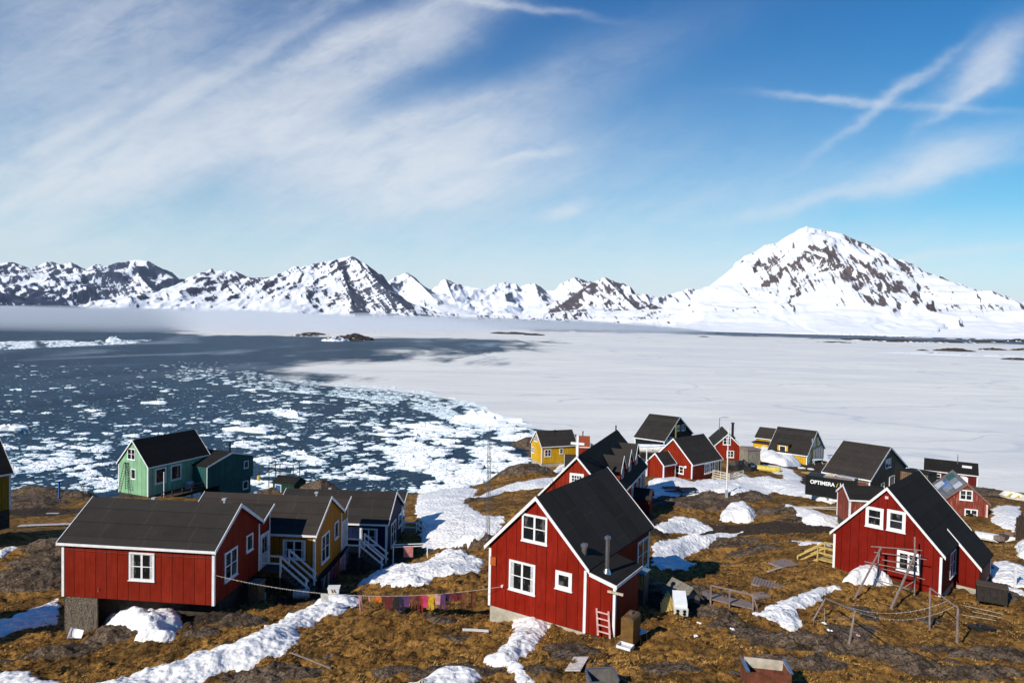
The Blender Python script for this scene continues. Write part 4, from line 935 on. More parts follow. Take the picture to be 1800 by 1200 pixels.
# ---- church
h4 = House('H4', 'church', 'small red wooden church with a white cross on its gable', P['redc'], RF['blk'], fd=2.0, fm=CONC, cat='church', ovg=.2)
h4.win('F', (1001.7, 830.3), (1026, 856), nc=4, nr_=3, split=False, tw=.2)
a_ = Vector((0, .25, h4.hb+h4.hr))
MB().box((-.09, .16, a_.z-.3), (.09, .34, a_.z+1.75)).box((-.58, .17, a_.z+.95), (-.092, .33, a_.z+1.13)).box((.092, .17, a_.z+.95), (.58, .33, a_.z+1.13)).build('cross', WHITE, h4.r)
MB().box((-.06, h4.L-.6, a_.z-.2), (.06, h4.L-.5, a_.z+.5)).build('chimney', BLACKM, h4.r)
for k, (yc, wd, xf, zr_) in enumerate([(6.2, 2.3, h4.W/2-.55, h4.hb+2.75), (9.6, 2.3, h4.W/2-.55, h4.hb+2.75), (13.0, 2.3, h4.W/2-.55, h4.hb+2.75)]):
    xi = h4.W/2*(1-(zr_-h4.hb)/h4.hr)
    wz = zr_-1.15
    dm = MB().prism([(yc-wd/2+.12, h4.hb-.4), (yc+wd/2-.12, h4.hb-.4), (yc+wd/2-.12, wz-.1), (yc, zr_-.14), (yc-wd/2+.12, wz-.1)], xi+.3, xf-.15, 'x').build('dormer', P['redc'], h4.r)
    MB().prism([(yc-wd/2, wz-.06), (yc-wd/2, wz-.16), (yc, zr_-.12), (yc+wd/2, wz-.16), (yc+wd/2, wz-.06), (yc, zr_)], xi-1.0, xf, 'x').build('dormer_roof', RF['gry'], dm)
    tb = MB()
    for sg in (-1, 1): tb.prism([(yc+sg*(wd/2+.02), wz-.26), (yc, zr_-.2), (yc, zr_+.03), (yc+sg*(wd/2+.02), wz-.03)], xf+.002, xf+.035, 'x')
    tb.build('dormer_trim', WHITE, dm)
    h4.win('R', (yc-.45, wz+.1), (yc+.45, h4.hb-.25), nc=2, nr_=2, val=xf-.15, parent=dm, px=False, tw=.08)
for (a0, a1) in [(8.2, 8.9), (10.6, 11.3), (12.6, 13.3), (14.2, 14.9)]: h4.win('R', (a0, 2.25), (a1, .5), nc=1, nr_=2, px=False, tw=.14)
po = MB().prism([(9.0, -1.2), (10.6, -1.2), (10.6, 1.0), (9.8, 1.7), (9.0, 1.0)], h4.hw+.01, h4.hw+1.6, 'x').build('side_porch', P['redd'], h4.r)
MB().prism([(8.8, .95), (9.8, 1.78), (10.8, .95), (10.8, 1.05), (9.8, 1.88), (8.8, 1.05)], h4.hw+.03, h4.hw+1.75, 'x').build('side_porch_roof', RF['gry'], po)

# ---- houses behind
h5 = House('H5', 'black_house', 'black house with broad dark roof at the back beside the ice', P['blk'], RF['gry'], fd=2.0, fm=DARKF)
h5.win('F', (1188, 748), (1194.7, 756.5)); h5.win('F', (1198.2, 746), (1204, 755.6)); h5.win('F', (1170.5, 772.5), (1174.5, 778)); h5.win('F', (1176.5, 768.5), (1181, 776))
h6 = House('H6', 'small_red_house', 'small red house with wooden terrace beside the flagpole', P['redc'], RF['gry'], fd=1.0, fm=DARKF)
h6.win('F', (1187, 816.5), (1202, 833.5)); h6.win('R', (1238.3, 815), (1246, 831)); h6.win('R', (1248, 812), (1256, 828))
q = MB(); a_ = h6.hit(1205.5, 820.5, 1, h6.y0); q.tube([(a_.x, h6.y0, a_.z), (a_.x, h6.y0-.12, a_.z)], .16, 12); q.build('wall_lamp', WHITE, h6.r)
h6.door('R', 4.9, 5.7, 0, 1.75, m=NEWWOOD)
dk = MB().box((h6.hw+.02, 4.3, -.15), (h6.hw+2.6, 7.6, -.03))
for (x, y) in [(h6.hw+.2, 4.4), (h6.hw+2.5, 4.4), (h6.hw+2.5, 7.5), (h6.hw+.2, 7.5), (h6.hw+2.5, 6), (h6.hw+1.3, 4.4)]: dk.box((x-.06, y-.06, -1.3), (x+.06, y+.06, .85))
for z in (.8, .5, .2):
    dk.beam((h6.hw+.2, 4.4, z), (h6.hw+2.5, 4.4, z), .04, .12); dk.beam((h6.hw+2.5, 4.4, z), (h6.hw+2.5, 7.5, z), .04, .12)
dk.build('terrace', PALEWOOD, h6.r)
h7 = House('H7', 'red_outhouse', 'little red outhouse at the left gable of the small red house', P['redc'], RF['gry'], fd=1.0, fm=DARKF, cat='outhouse', ovs=.1, ovg=.1)
h7.win('L', (.7, 1.35), (1.3, .7), nc=1, nr_=1, px=False, tw=.1)
h8 = House('H8', 'red_gabled_house', 'red gabled house on stilts with black stovepipe behind the flagpole', P['redc'], RF['gry'], fd=0)
h8.win('F', (1271, 768.3), (1284.2, 782)); h8.win('F', (1277.4, 791.3), (1290, 804.3)); h8.chimney(.9, 1.8, 2.4, .2, BLACKM)
q = MB()
for x in (-h8.hw+.15, -.7, .7, h8.hw-.15):
    for y in (.4, 4, h8.L-.5): q.box((x-.1, y-.1, -2.4), (x+.1, y+.1, -.002))
q.box((-h8.hw+.1, 1.2, -2.2), (h8.hw-.4, 1.3, -.3)); q.build('stilts', GREYWOOD, h8.r)
h9 = House('H9', 'yellow_house', 'large mustard yellow house with long dark roof behind a snow pile', P['yel2'], RF['gry'], fd=1.0, fm=DARKF)
h9.win('F', (1427.5, 771), (1433.8, 784)); h9.win('F', (1436.5, 769), (1441.8, 780.5)); h9.win('F', (1429, 790), (1446.5, 804), nc=4, nr_=1); 
h9.door('F', -h9.hw+.5, -h9.hw+1.5, 0, 2.0)
dd = MB().prism([(3.3, h9.hb-.1), (5.0, h9.hb-.1), (5.0, h9.hb+1.2), (3.3, h9.hb+1.2)], -h9.W/2+.35, -h9.W/2+2.2, 'x').build('dormer', P['yel2'], h9.r)
MB().prism([(3.1, h9.hb+1.2), (5.2, h9.hb+1.2), (5.2, h9.hb+1.32), (3.1, h9.hb+1.32)], -h9.W/2+.2, -h9.W/2+2.4, 'x').build('dormer_roof', RF['gry'], dd)
h9.win('L', (3.6, h9.hb+1.1), (4.7, h9.hb+.1), nc=1, nr_=1, val=-h9.W/2+.35, parent=dd, px=False)
h9b = House('H9b', 'yellow_annex_house', 'small yellow house with brown roof left of the large yellow house', P['yel2'], RF['brn'], fd=2.2, fm=P['yel2'])
q = MB().prism([(.0, -1.6), (2.6, -1.6), (2.6, 1.0), (.0, 1.0)], -h9b.W/2-2.0, -h9b.hw-.01, 'x').build('porch', P['yel2'], h9b.r)
MB().box((-h9b.W/2-2.2, -.2, 1.0), (-h9b.hw-.01, 2.8, 1.14)).build('porch_roof', RF['brn'], q)
h9b.win('L', (.5, .3), (1.1, -.4), nc=1, nr_=1, val=-h9b.W/2-2.0, parent=q, px=False); h9b.win('L', (1.6, .3), (2.2, -.4), nc=1, nr_=1, val=-h9b.W/2-2.0, parent=q, px=False)
h10 = House('H10', 'weathered_house', 'bare wooden house with huge brown roof right of the black container', P['brn'], RF['brn'], fd=1.8, fm=P['brn'], cat='house')
h10.win('F', (1556.5, 807), (1565.5, 820), nc=2, nr_=2)
h10.door('F', -2.3, -1.4, -.6, 1.5, m=NEWWOOD); h10.door('F', .3, 1.8, -1.0, 1.9, m=PALEWOOD)
q = MB().prism([(h10.hw-1.8, -1.5), (h10.hw+1.6, -1.5), (h10.hw+1.6, 2.0), (h10.hw-1.8, 2.3)], -2.8, h10.y0-.01).build('side_shed', P['brn'], h10.r)
MB().prism([(h10.hw-2.0, 2.32), (h10.hw+1.8, 2.0), (h10.hw+1.8, 2.1), (h10.hw-2.0, 2.42)], -3.0, h10.y0-.02).build('side_shed_roof', RF['blk'], q)
h12 = House('H12', 'maroon_house', 'dark maroon house with flat-looking black roof on the shore at right', P['redd'], RF['blk'], fd=1.6, fm=DARKF)
h12.win('L', (1638, 830.5), (1653.8, 844.5)); h12.win('L', (1688, 836), (1699, 846)); h12.chimney(-.6, 2.8, 1.5, .06, METAL, base=False)
a_ = h12.hit(1712, 850, 0, -h12.hw); h12.door('L', 1.5, 2.4, -.3, 1.75); q = MB(); q.box((-1.4, .9, h12.zs(-1.4)+.0), (-.9, 2.2, h12.zs(-.9)+.06)); q.build('roof_hatch', WHITE, h12.r)
h13 = House('H13', 'weathered_red_house', 'weathered red two-storey house with patched metal roof, right', P['redw'], roofing('patched_metal_roof', (.10, .10, .11), .9, 2.6), fd=2.0, fm=P['redw'], trim=plain('faded_brown_trim', (.22, .12, .09)), corner=False)
h13.win('F', (1686.8, 859.5), (1709.3, 880)); h13.win('F', (1695.5, 893), (1718, 913.8))
MB().box((h13.hw-.14, h13.y0-.03, -.9), (h13.hw+.03, h13.y0+.1, h13.hb-.1)).build('corner_board', plain('pink_board', (.75, .5, .47)), h13.r)
MB().tube([(.35, h13.y0-.2, -1.5), (.35, h13.y0-.2, 2.4)], .16, 10).lathe((.35, h13.y0-.2, 2.4), [(.18, 0), (.22, .04), (.22, .12), (.05, .2)]).build('stovepipe', BLACKM, h13.r, smooth_=True)
pts = [plain('roof_sheet_blue', (.10, .22, .55)), plain('roof_sheet_white', (.6, .62, .66)), plain('roof_sheet_grey', (.25, .28, .32)), plain('roof_sheet_teal', (.03, .12, .10))]
for (x0, x1, y0, y1, k) in [(-.9, -.3, .7, 2.2, 1), (-1.6, -.95, 1.6, 3.4, 2), (-.9, -.3, 2.4, 4.2, 2), (-1.5, -.9, 3.6, 5.0, 0), (-1.9, -1.2, 4.4, 6.2, 1), (-.8, -.2, 4.5, 6.5, 3)]:
    q = MB(); q.hexa([(x0, y0, h13.zs(x0)+.01), (x1, y0, h13.zs(x1)+.01), (x1, y1, h13.zs(x1)+.01), (x0, y1, h13.zs(x0)+.01), (x0, y0, h13.zs(x0)+.05), (x1, y0, h13.zs(x1)+.05), (x1, y1, h13.zs(x1)+.05), (x0, y1, h13.zs(x0)+.05)]).build('roof_sheet', pts[k], h13.r)
q = MB().prism([(-1.4, -1.6), (.0, -1.6), (.0, -.2), (-1.4, .5)], -1.3, h13.y0-.01).build('lean_to', P['redw'], h13.r)
MB().prism([(-1.5, .56), (.15, -.22), (.15, -.12), (-1.5, .66)], -1.5, h13.y0-.02).build('lean_to_roof', pts[0], q)
h15 = House('H15', 'green_house', 'light green house with steep black roof at the water edge, left', P['grn'], RF['blk'], fd=1.2, fm=DARKF)
h15.win('F', (224.3, 787), (238.3, 808.8)); h15.win('F', (230.5, 823), (239, 842.5), nc=1, nr_=1); h15.win('R', (272, 823.8), (292, 847), nc=1, nr_=1, tw=.2); h15.win('R', (299.5, 818), (318.8, 840.8), nc=1, nr_=1, tw=.2)
# its L-shaped annex
y0 = h15.hit(337, 830, 0, h15.hw).y; x1 = h15.hit(364, 845, 1, y0).x; zf = h15.hit(364, 820, 1, y0).z; y2 = h15.hit(447, 803, 0, x1).y
x1 = min(max(x1, h15.hw+1.5), h15.hw+4.5); y2 = min(max(y2, y0+5), y0+9)
an = MB().prism([(y0+.1, -.1), (y2-.1, -.1), (y2-.1, zf+.05), ((y0+y2)/2, zf+1.0), (y0+.1, zf-.05)], h15.hw*.2, x1-.1, 'x').build('annex', P['teal'], h15.r)
MB().prism([(y0, zf), (y0, zf-.1), ((y0+y2)/2, zf+1.05), (y2, zf+.1), (y2, zf+.2), ((y0+y2)/2, zf+1.2)], h15.hw*.2, x1+.1, 'x').build('annex_roof', RF['blk'], an)
tb = MB().prism([(y0, zf-.15), ((y0+y2)/2, zf+1.0), ((y0+y2)/2, zf+1.22), (y0, zf+.02)], x1+.101, x1+.13, 'x').prism([((y0+y2)/2, zf+1.0), (y2, zf+.0), (y2, zf+.22), ((y0+y2)/2, zf+1.22)], x1+.102, x1+.131, 'x'); tb.box((x1-.14, y0+.06, -.1), (x1-.06, y0+.14, zf-.1)); tb.build('annex_trim', WHITE, an)
h15.win('R', (428.5, 810.5), (436.5, 821.5), nc=1, nr_=1, val=x1-.1, parent=an); MB().tube([(x1-2, y2-2.5, zf+.5), (x1-2, y2-2.5, zf+2.2)], .13, 8).build('stovepipe', BLACKM, an)
q = MB().box((x1-3.5, y0+2.4, -2.4), (x1-.35, y2-.3, -.105)).build('annex_cellar', P['teal'], an); h15.win('R', (426.5, 846), (435.8, 857.5), nc=1, nr_=1, val=x1-.35, parent=q)
dk = MB().box((h15.hw+.02, .3, -.25), (h15.hw+2.0, y0, -.12))
for y in np.linspace(.5, y0-.2, 5): dk.box((h15.hw+1.9, y-.05, -1.6), (h15.hw+2.0, y+.05, .7))
for z in (.25, .65): dk.beam((h15.hw+1.95, .4, z), (h15.hw+1.95, y0, z), .04, .1)
dk.build('deck', DARKWOOD, h15.r)
h18 = House('H18', 'small_yellow_house', 'small bright yellow house with white windows nearest the drift ice', P['yel2'], RF['gry'], fd=1.3, fm=CONC)
h18.win('F', (939.5, 763.5), (944.3, 776.5)); h18.win('F', (934.3, 784), (938.8, 796.5)); h18.win('R', (957.3, 789.7), (968.7, 802)); h18.win('R', (983.5, 788), (990, 797), nc=1); h18.vent(.3, 3.4, m=BLACKM)
# house cut by the left edge
HS['H14'] = (-43.6, 56.5, 1.40, 6.2, 9.0, 2.6, 3.0); HZ['H14'] = 0
_q = atD(24.5, 831, 56.5); HZ['H14'] = _q.z-CAMZ; HS['H14'] = (_q.x-3.1*.866, _q.y+3.1*.5, R(150), 6.2, 9.0, 3.4, 3.0)
h14 = House('H14', 'ochre_house', 'ochre house with black roof cut off by the left edge', P['yelg'], RF['blk'], fd=1.6, fm=DARKF)
# little red roof behind, low red building, far shed
def hut(name, label, px, py, D, W, L, hb, hr, yaw, wall, roof, trim=None, cat='shed', fd=1.0, grp='sheds and outhouses', at_eave=True, **kw):
    v = atD(px, py, D); k = name+label[:9]
    HS[k] = (v.x, v.y, yaw, W, L, hr, hb); HZ[k] = v.z-CAMZ
    return House(k, name, label, wall, roof, trim=trim, fd=fd, fm=DARKF, cat=cat, group=grp, ovg=.08, ovs=.1, **kw)
k1 = hut('red_roofed_hut', 'tiny hut with a rust red roof right of the small yellow house', 1037, 783, 112, 2.6, 2.3, 2.0, 1.6, R(85), P['redc'], roofing('rust_red_roof', (.20, .045, .018), .8))
k1.chimney(0, 1.2, .7, .08, BLACKM, base=False)
k2 = hut('black_roofed_hut', 'low hut with dark grey roof half hidden by the church gable', 1016, 821, 80, 2.4, 1.6, 1.6, 1.5, R(85), P['redd'], RF['gry'])
h11 = hut('low_red_house', 'low red outbuilding with flat dark roof left of the front red house', 1552, 873, 60, 3.2, 3.4, 2.2, .95, R(83), P['redw'], RF['blk'], cat='outbuilding')
k4 = hut('black_shed', 'small black-green shed with a blue door above the shore', 528, 848, 88, 2.6, 3.4, 2.2, .7, R(70), P['dkg'], RF['blk'], trim=P['dkg'])
k4.door('L', 2.1, 2.9, 0, 1.9, m=BLUEP)

# ---------------------------------------------------------------- drift ice on the bay
def floe_mesh(seed, n=16, rings=5, tall=.35, elong=1.5):
    g = np.random.RandomState(seed); th = np.arange(n)*2*np.pi/n
    rad = 1+.30*np.cos(2*th+g.rand()*6)*g.rand()+.22*np.cos(3*th+g.rand()*6)+.16*np.cos(5*th+g.rand()*6)+.10*g.randn(n)
    V = []; 
    for k in range(rings):
        t = 1-k/(rings-.3)
        z = (-.12 if k == 0 else tall*(.30+.5*(1-t)**.5)*(1+.45*g.randn(n)*(k > 1)))
        z = np.maximum(z, .03) if k else np.full(n, -.12)
        rr_ = rad*t*(1+.10*g.randn(n)*(k > 0)); 
        if k == 1: rr_ = rad*.97
        V.append(np.stack([rr_*np.cos(th)*elong, rr_*np.sin(th), z], -1))
    V.append(np.array([[0, 0, tall*.85]])); V = np.concatenate(V)
    Q = gridq(rings, n, True); c = rings*n; T = np.array([[(rings-1)*n+j, (rings-1)*n+(j+1) % n, c] for j in range(n)])
    return V, Q, T
big = [floe_mesh(300+i, 16, 5, .20+.06*(i % 4), 1.15+.25*(i % 4)) for i in range(14)]
small = [floe_mesh(400+i, 8, 3, .20, 1.4) for i in range(10)]
FM = [mesh_np('ice_floe', V, Q, T, smooth_=False) for V, Q, T in big]
for m_ in FM: m_.materials.append(M_FLOE)
rs = np.random.RandomState(12)
fl = []   # px, py, size
def scat(poly, n, s0, s1, p=2.2, th=.05):
    xs = [q[0] for q in poly]; ys = [q[1] for q in poly]; k = 0
    while k < n:
        m_ = 4000; x = rs.uniform(min(xs), max(xs), m_); y = rs.uniform(min(ys), max(ys), m_)
        ok = inpoly(x, y, poly) & (fbm(x/46, y/20, 3, 77)+.45*rs.rand(m_) > th)
        x, y = x[ok][:n-k], y[ok][:n-k]; k += len(x)
        sz = s0+(s1-s0)*rs.rand(len(x))**p
        fl.extend(zip(x, y, sz))
def clus(cx, cy, rx, ry, n, s0, s1):
    n = int(n*.75); x = cx+rx*rs.randn(n)*.6; y = cy+ry*rs.randn(n)*.6; fl.extend(zip(x, y, .62*(s0+(s1-s0)*rs.rand(n)**1.6)))
scat([(425,652),(520,660),(640,670),(760,687),(850,710),(940,742),(940,768),(880,768),(820,748),(740,722),(640,702),(520,690),(440,676)], 4200, .25, 1.05, 2.0)
scat([(700,775),(790,735),(935,765),(925,800),(900,838),(840,862),(735,872),(762,840),(700,830)], 1150, .25, 1.9, 3.0, .22)
scat([(450,690),(640,700),(780,735),(720,830),(600,862),(440,860),(420,760)], 620, .22, 1.6, 2.4, .2)
scat([(0,640),(450,640),(450,862),(0,862)], 700, .22, 1.5, 3.0, .06)
scat([(0,601),(130,598),(268,597.5),(235,604),(120,609),(0,615)], 1300, .8, 2.4, 1.5)
scat([(280,640),(430,655),(560,690),(450,690),(300,668)], 260, .4, 1.6)
scat([(0,625),(930,700),(930,760),(740,865),(0,862)], 3000, .10, .38)
for q in [(700,782,62,24,90,.6,2.6),(750,752,45,14,45,.5,2.3),(640,745,60,12,40,.6,2.0),(90,795,50,14,60,.5,2.0),(45,822,45,14,80,.6,2.3),(120,812,50,12,60,.6,2.2),(165,790,30,8,40,.5,2.0),(185,855,40,10,60,.5,1.8),(150,835,30,8,40,.5,1.8),(370,740,60,8,30,.6,2.0),
          (430,760,45,10,40,.6,1.8),(250,780,45,9,40,.6,1.6),(520,730,28,5,26,1.0,2.6),(590,790,50,16,45,.5,1.8),(500,810,60,14,40,.5,1.6),(850,742,45,10,140,.8,2.6),(900,752,35,8,90,.6,2.0),(800,860,60,8,130,.4,1.6),(860,835,40,12,120,.4,1.6),(650,715,70,8,60,.5,1.6),(360,640,60,5,40,.5,1.8),(420,745,30,5,16,.8,2.2),(690,700,90,6,90,.5,1.5)]: clus(*q)
W_ = []
for (px, py, s_) in fl:
    if py < 594: continue
    v = atz(px, py, 0.0)
    if py > 620 and py < 745 and FROZEN(np.array([v.x]), np.array([v.y-.05*v.y]))[0]: continue
    if gz(v.x, v.y) > .25: continue
    s_ *= .82
    W_.append((v.x, v.y, s_, s_/v.y))
W_.sort(key=lambda q: -q[3])
seen_ = []; NF = 0
bigf = [(513,730,2.6,2.6,'tallest twin-peaked ice block adrift in the middle of the bay'),(491,723,2.0,1.8,'ice block left of the tallest twin-peaked ice block'),(22,755,2.4,1.5,'long ice floe with humps near the left edge of the bay'),(855,741,4.2,1.5,'largest white ice raft grounded against the fast ice edge'),(200,601,7.0,3.0,'far ice hummock standing out of the distant ice strip'),(172,1,0,0,None),(440,757,3.4,1.0,'broad ice floe above the green house'),(748,752,3.6,.9,'wide flat floe in the brash below the ice edge'),(275,709,2.4,.9,'lone ice floe left of centre on open water')]
for (px, py, s_, hk, lab) in bigf:
    if not lab: continue
    v = atz(px, py, 0); o = bpy.data.objects.new('ice_block', FM[NF % 14]); NF += 1; col.objects.link(o)
    o.location = (v.x, v.y, 0); o.scale = (s_, s_*.8, s_*hk); o.rotation_euler = (0, 0, rnd.uniform(-.3, .3)); tag(o, lab, 'ice block')
for (x, y, s_, a_) in W_[:290]:
    o = bpy.data.objects.new('ice_floe', FM[NF % 14]); NF += 1; col.objects.link(o)
    o.location = (x, y, 0); o.rotation_euler = (0, 0, rnd.uniform(-.5, .5)+math.pi*rnd.randint(0, 1)); o.scale = (s_, s_*.85, s_*rnd.uniform(.7, 1.5))
    tag(o, 'white ice floe drifting on the dark blue bay', 'ice floe', 'ice floes drifting on the bay')
VV, QQ, TT = [], [], []; off = 0
for k, (x, y, s_, a_) in enumerate(W_[290:]):
    V, Q, T = (big[k % 14] if s_/y > .0045 else small[k % 10])
    an_ = rs.uniform(-.6, .6)+np.pi*rs.randint(2); c, s2 = math.cos(an_), math.sin(an_)
    v = V*[s_, s_, s_*rs.uniform(.6, 1.5)]; v = np.stack([v[:, 0]*c-v[:, 1]*s2+x, v[:, 0]*s2+v[:, 1]*c+y, v[:, 2]], -1)
    VV.append(v); QQ.append(Q+off); TT.append(T+off); off += len(v)
me = mesh_np('brash_ice', np.concatenate(VV), np.concatenate(QQ), np.concatenate(TT), smooth_=False)
link('brash_ice', me, M_FLOE, kind='stuff', label='countless small ice fragments packed along the edge of the frozen fjord', cat='brash ice')

# ---------------------------------------------------------------- rocky islets in the ice
def islet(px, py, D, rx, ry, h, snowy, label, seed):
    n, m_ = 90, 40; u = np.linspace(-1.15, 1.15, n); v = np.linspace(-1.15, 1.15, m_); U, V = np.meshgrid(u, v)
    v0 = atz(px, py, 0); q = np.sqrt(U**2+V**2)+.22*fbm(U*2.2+seed, V*2.2, 3, seed)
    Zi = h*np.clip(1-q, -1, 1); Zi = np.where(Zi > 0, h*np.clip(1-q, 0, 1)**.6*(1+.35*fbm(U*4+seed, V*4, 3, seed+3)), Zi)
    rk = 1-snowy+.55*fbm(U*3.0, V*2.0, 4, seed+5)+.25*(Zi/h > .4)
    me = mesh_np('islet', np.stack([v0.x+U*rx, v0.y+V*ry, Zi+.2], -1).reshape(-1, 3), gridq(m_, n), attrs=dict(rock=rk, hue=.35+0*rk))
    link('islet', me, M_ISLE, kind='structure')
def mat_isle():
    m, n, b = bsdf('snow_dusted_skerry', rough=.85, spec=.1)
    p = n.new('ShaderNodeNewGeometry').outputs['Position']
    rk = n.new('ShaderNodeAttribute', attribute_name='rock').outputs['Fac']
    f = n.ramp(n.m('ADD', rk, n.m('MULTIPLY', n.m('SUBTRACT', n.noise(p, .15, 5, .6), .5), .6)), [(.47, 0.0), (.53, 1.0)])
    n.l.new(n.mix(f, (.82, .84, .87), n.mix(n.noise(p, .2, 4), (.030, .024, .019), (.085, .064, .050))), b.inputs['Base Color'])
    return m
M_ISLE = mat_isle()
for i, (px, py, rx, ry, h, sn_) in enumerate([(622,597,22,30,7,.2),(590,599,14,20,5,.75),(537,590,16,20,2.2,.4),(550,588,22,20,3.0,.4),(905,587,36,22,3.4,.2),(880,586,20,20,2.6,.3),(940,589,18,20,2.8,.15),(965,582,50,30,4,.2),(1015,583,60,34,5,.2),(1060,583,36,30,3.8,.25),
      (1237,592,10,12,1.6,.2),(1328,591,7,10,1.2,.3),(1460,588,38,24,3.6,.2),(1520,598,60,22,4.0,.42),(1590,601,70,22,4.2,.45),(1660,602,60,20,4.0,.4),(1735,601,36,20,5,.3),(1790,600,40,20,6,.3),(1470,602,30,12,1.6,.4),(1677,617,22,14,3.6,.25),(1745,615,18,12,2.6,.3),(1800,616,18,12,2.8,.3),(1622,616,6,8,1.2,.2),(1790,632,14,10,1.6,.3),(1600,593,60,24,2.6,.6),(1700,596,60,20,3,.6),(1640,622,60,16,1.2,.9),(1750,626,60,14,1.2,.95)]):
    islet(px, py, 0, rx, ry, h, sn_, '', 120+i*3)

# ---------------------------------------------------------------- sea fog lying on the far water
def fog(name, cx, cy, cz, rx, ry, rz_, dens, seed):
    bm = bmesh.new(); bmesh.ops.create_icosphere(bm, subdivisions=5, radius=1)
    for v in bm.verts:
        k = 1+.16*float(fbm(v.co.x*1.6+seed, v.co.y*1.6, 3, seed))
        v.co = Vector((v.co.x*rx*k+cx, v.co.y*ry*k+cy, v.co.z*rz_*k*(1+.25*float(pn(v.co.x*5, v.co.y*3, seed+2)))+cz))
    me = bpy.data.meshes.new(name); bm.to_mesh(me); bm.free()
    for p_ in me.polygons: p_.use_smooth = True
    m = bpy.data.materials.new(name); m.use_nodes = True; n = NT(m.node_tree); n.n.clear()
    v = n.new('ShaderNodeVolumePrincipled', inp={'Color': (.90, .92, .96, 1), 'Density': dens, 'Anisotropy': .2}); ou = n.new('ShaderNodeOutputMaterial'); n.l.new(v.outputs[0], ou.inputs['Volume'])
    return link(name, me, m, kind='stuff', label='low bank of pale sea fog over the far water '+seed_lab[seed], cat='fog')
seed_lab = {1: 'at the left, before the dark mountains', 2: 'in front of the snowy pyramid mountain', 3: 'thinning out toward the middle islets'}
fog('fog_bank', -1300, 1520, 0, 1300, 850, 36, .0042, 1)
fog('fog_bank', -420, 2150, 0, 1000, 900, 34, .0022, 2)
fog('fog_bank', 150, 2500, 0, 800, 600, 28, .0008, 3)

# ---------------------------------------------------------------- things around the houses
def T(name, label, cat, px, py, rz=0, group=None, dz=0, tilt=None, P_=None):
    p = P_ if P_ is not None else gnd(px, py)
    return empty(name, (p.x, p.y, p.z+dz), rz, label, cat, group, tilt)
ROPE = plain('white_rope', (.50, .48, .44), .8, .1); ROPED = plain('grey_rope', (.45, .42, .38), .8, .1)
# washing line between the two red houses
pA = hA.r.matrix_basis @ Vector((hA.hit(380, 1011, 0, -hA.hw-.02)))
pB = h2.r.matrix_basis @ Vector((hook2.x, h2.y0-.13, hook2.z))
def cat3(a, b, sag, n=28): return [a.lerp(b, t/n)-Vector((0, 0, sag*4*(t/n)*(1-t/n))) for t in range(n+1)]
line = cat3(pA, pB, .78)
lo = T('washing_line', 'long white washing line strung from the front left red house to the tall red house', 'washing line', 0, 0, P_=Vector((0, 0, 0)))
MB().tube(line, .010, 5).build('rope', ROPE, lo)
q = MB()
for i in range(60):
    t = .02+.60*i/60 + rnd.uniform(-.004, .004); k = t*28; a = line[int(k)].lerp(line[int(k)+1], k % 1); q.box((a.x-.008, a.y-.008, a.z-.05), (a.x+.008, a.y+.008, a.z+.02))
pg = q.build('clothes_pegs', ROPE, lo); pg['kind'] = 'stuff'
def cloth_mat(nm, c): return plain(nm+'_cloth', c, .9, .3, 4)
CL = dict(white=(.75,.73,.70), pink=(.75,.38,.42), magenta=(.55,.05,.14), maroon=(.16,.025,.03), navy=(.03,.03,.10), purple=(.12,.04,.14), orange=(.75,.18,.02), yellow=(.72,.42,.03), brown=(.20,.07,.035), black=(.03,.025,.03), red=(.42,.03,.03), grey=(.25,.24,.26), blue=(.06,.12,.30), teal=(.05,.16,.18), rose=(.65,.25,.24))
CLM = {k: cloth_mat(k, tuple(c*.8 for c in v)) for k, v in CL.items()}
OUT = dict(shirt=[(-.5,0),(-.16,0),(-.1,.07),(.1,.07),(.16,0),(.5,0),(.46,.32),(.3,.26),(.28,1),(-.28,1),(-.3,.26),(-.46,.32)],
           trousers=[(-.28,0),(.28,0),(.32,1),(.10,1),(0,.34),(-.10,1),(-.32,1)], towel=[(-.35,0),(.35,0),(.34,1),(-.35,.97)], sock=[(-.1,0),(.1,0),(.12,.7),(.3,.95),(.05,1),(-.1,.75)],
           shorts=[(-.35,0),(.35,0),(.42,.9),(.08,.95),(0,.5),(-.08,.95),(-.42,.9)], leggings=[(-.16,0),(.16,0),(.15,1),(.04,1),(0,.3),(-.04,1),(-.15,1)])
def garment(kind, colr, P0, dirv, w_, h_, label, group, swing=0.0):
    mb = MB(); d = Vector(dirv).normalized(); nrm = Vector((-d.y, d.x, 0)); ol = OUT[kind]
    pf = []; pb = []
    for (a, b_) in ol:
        z = -b_*h_; off = .05*math.sin(a*9+w_*20)*b_ + swing*b_*h_
        p = P0+d*(a*w_)+Vector((0, 0, z))+nrm*off
        pf.append(p+nrm*.012); pb.append(p-nrm*.012)
    n = len(pf); mb.poly(pf); mb.poly(pb[::-1])
    for i in range(n): mb.poly([pf[i], pb[i], pb[(i+1) % n], pf[(i+1) % n]])
    o = mb.build(kind, CLM[colr], None, label, 'laundry', group); return o
dv = (pB-pA); dv.z = 0
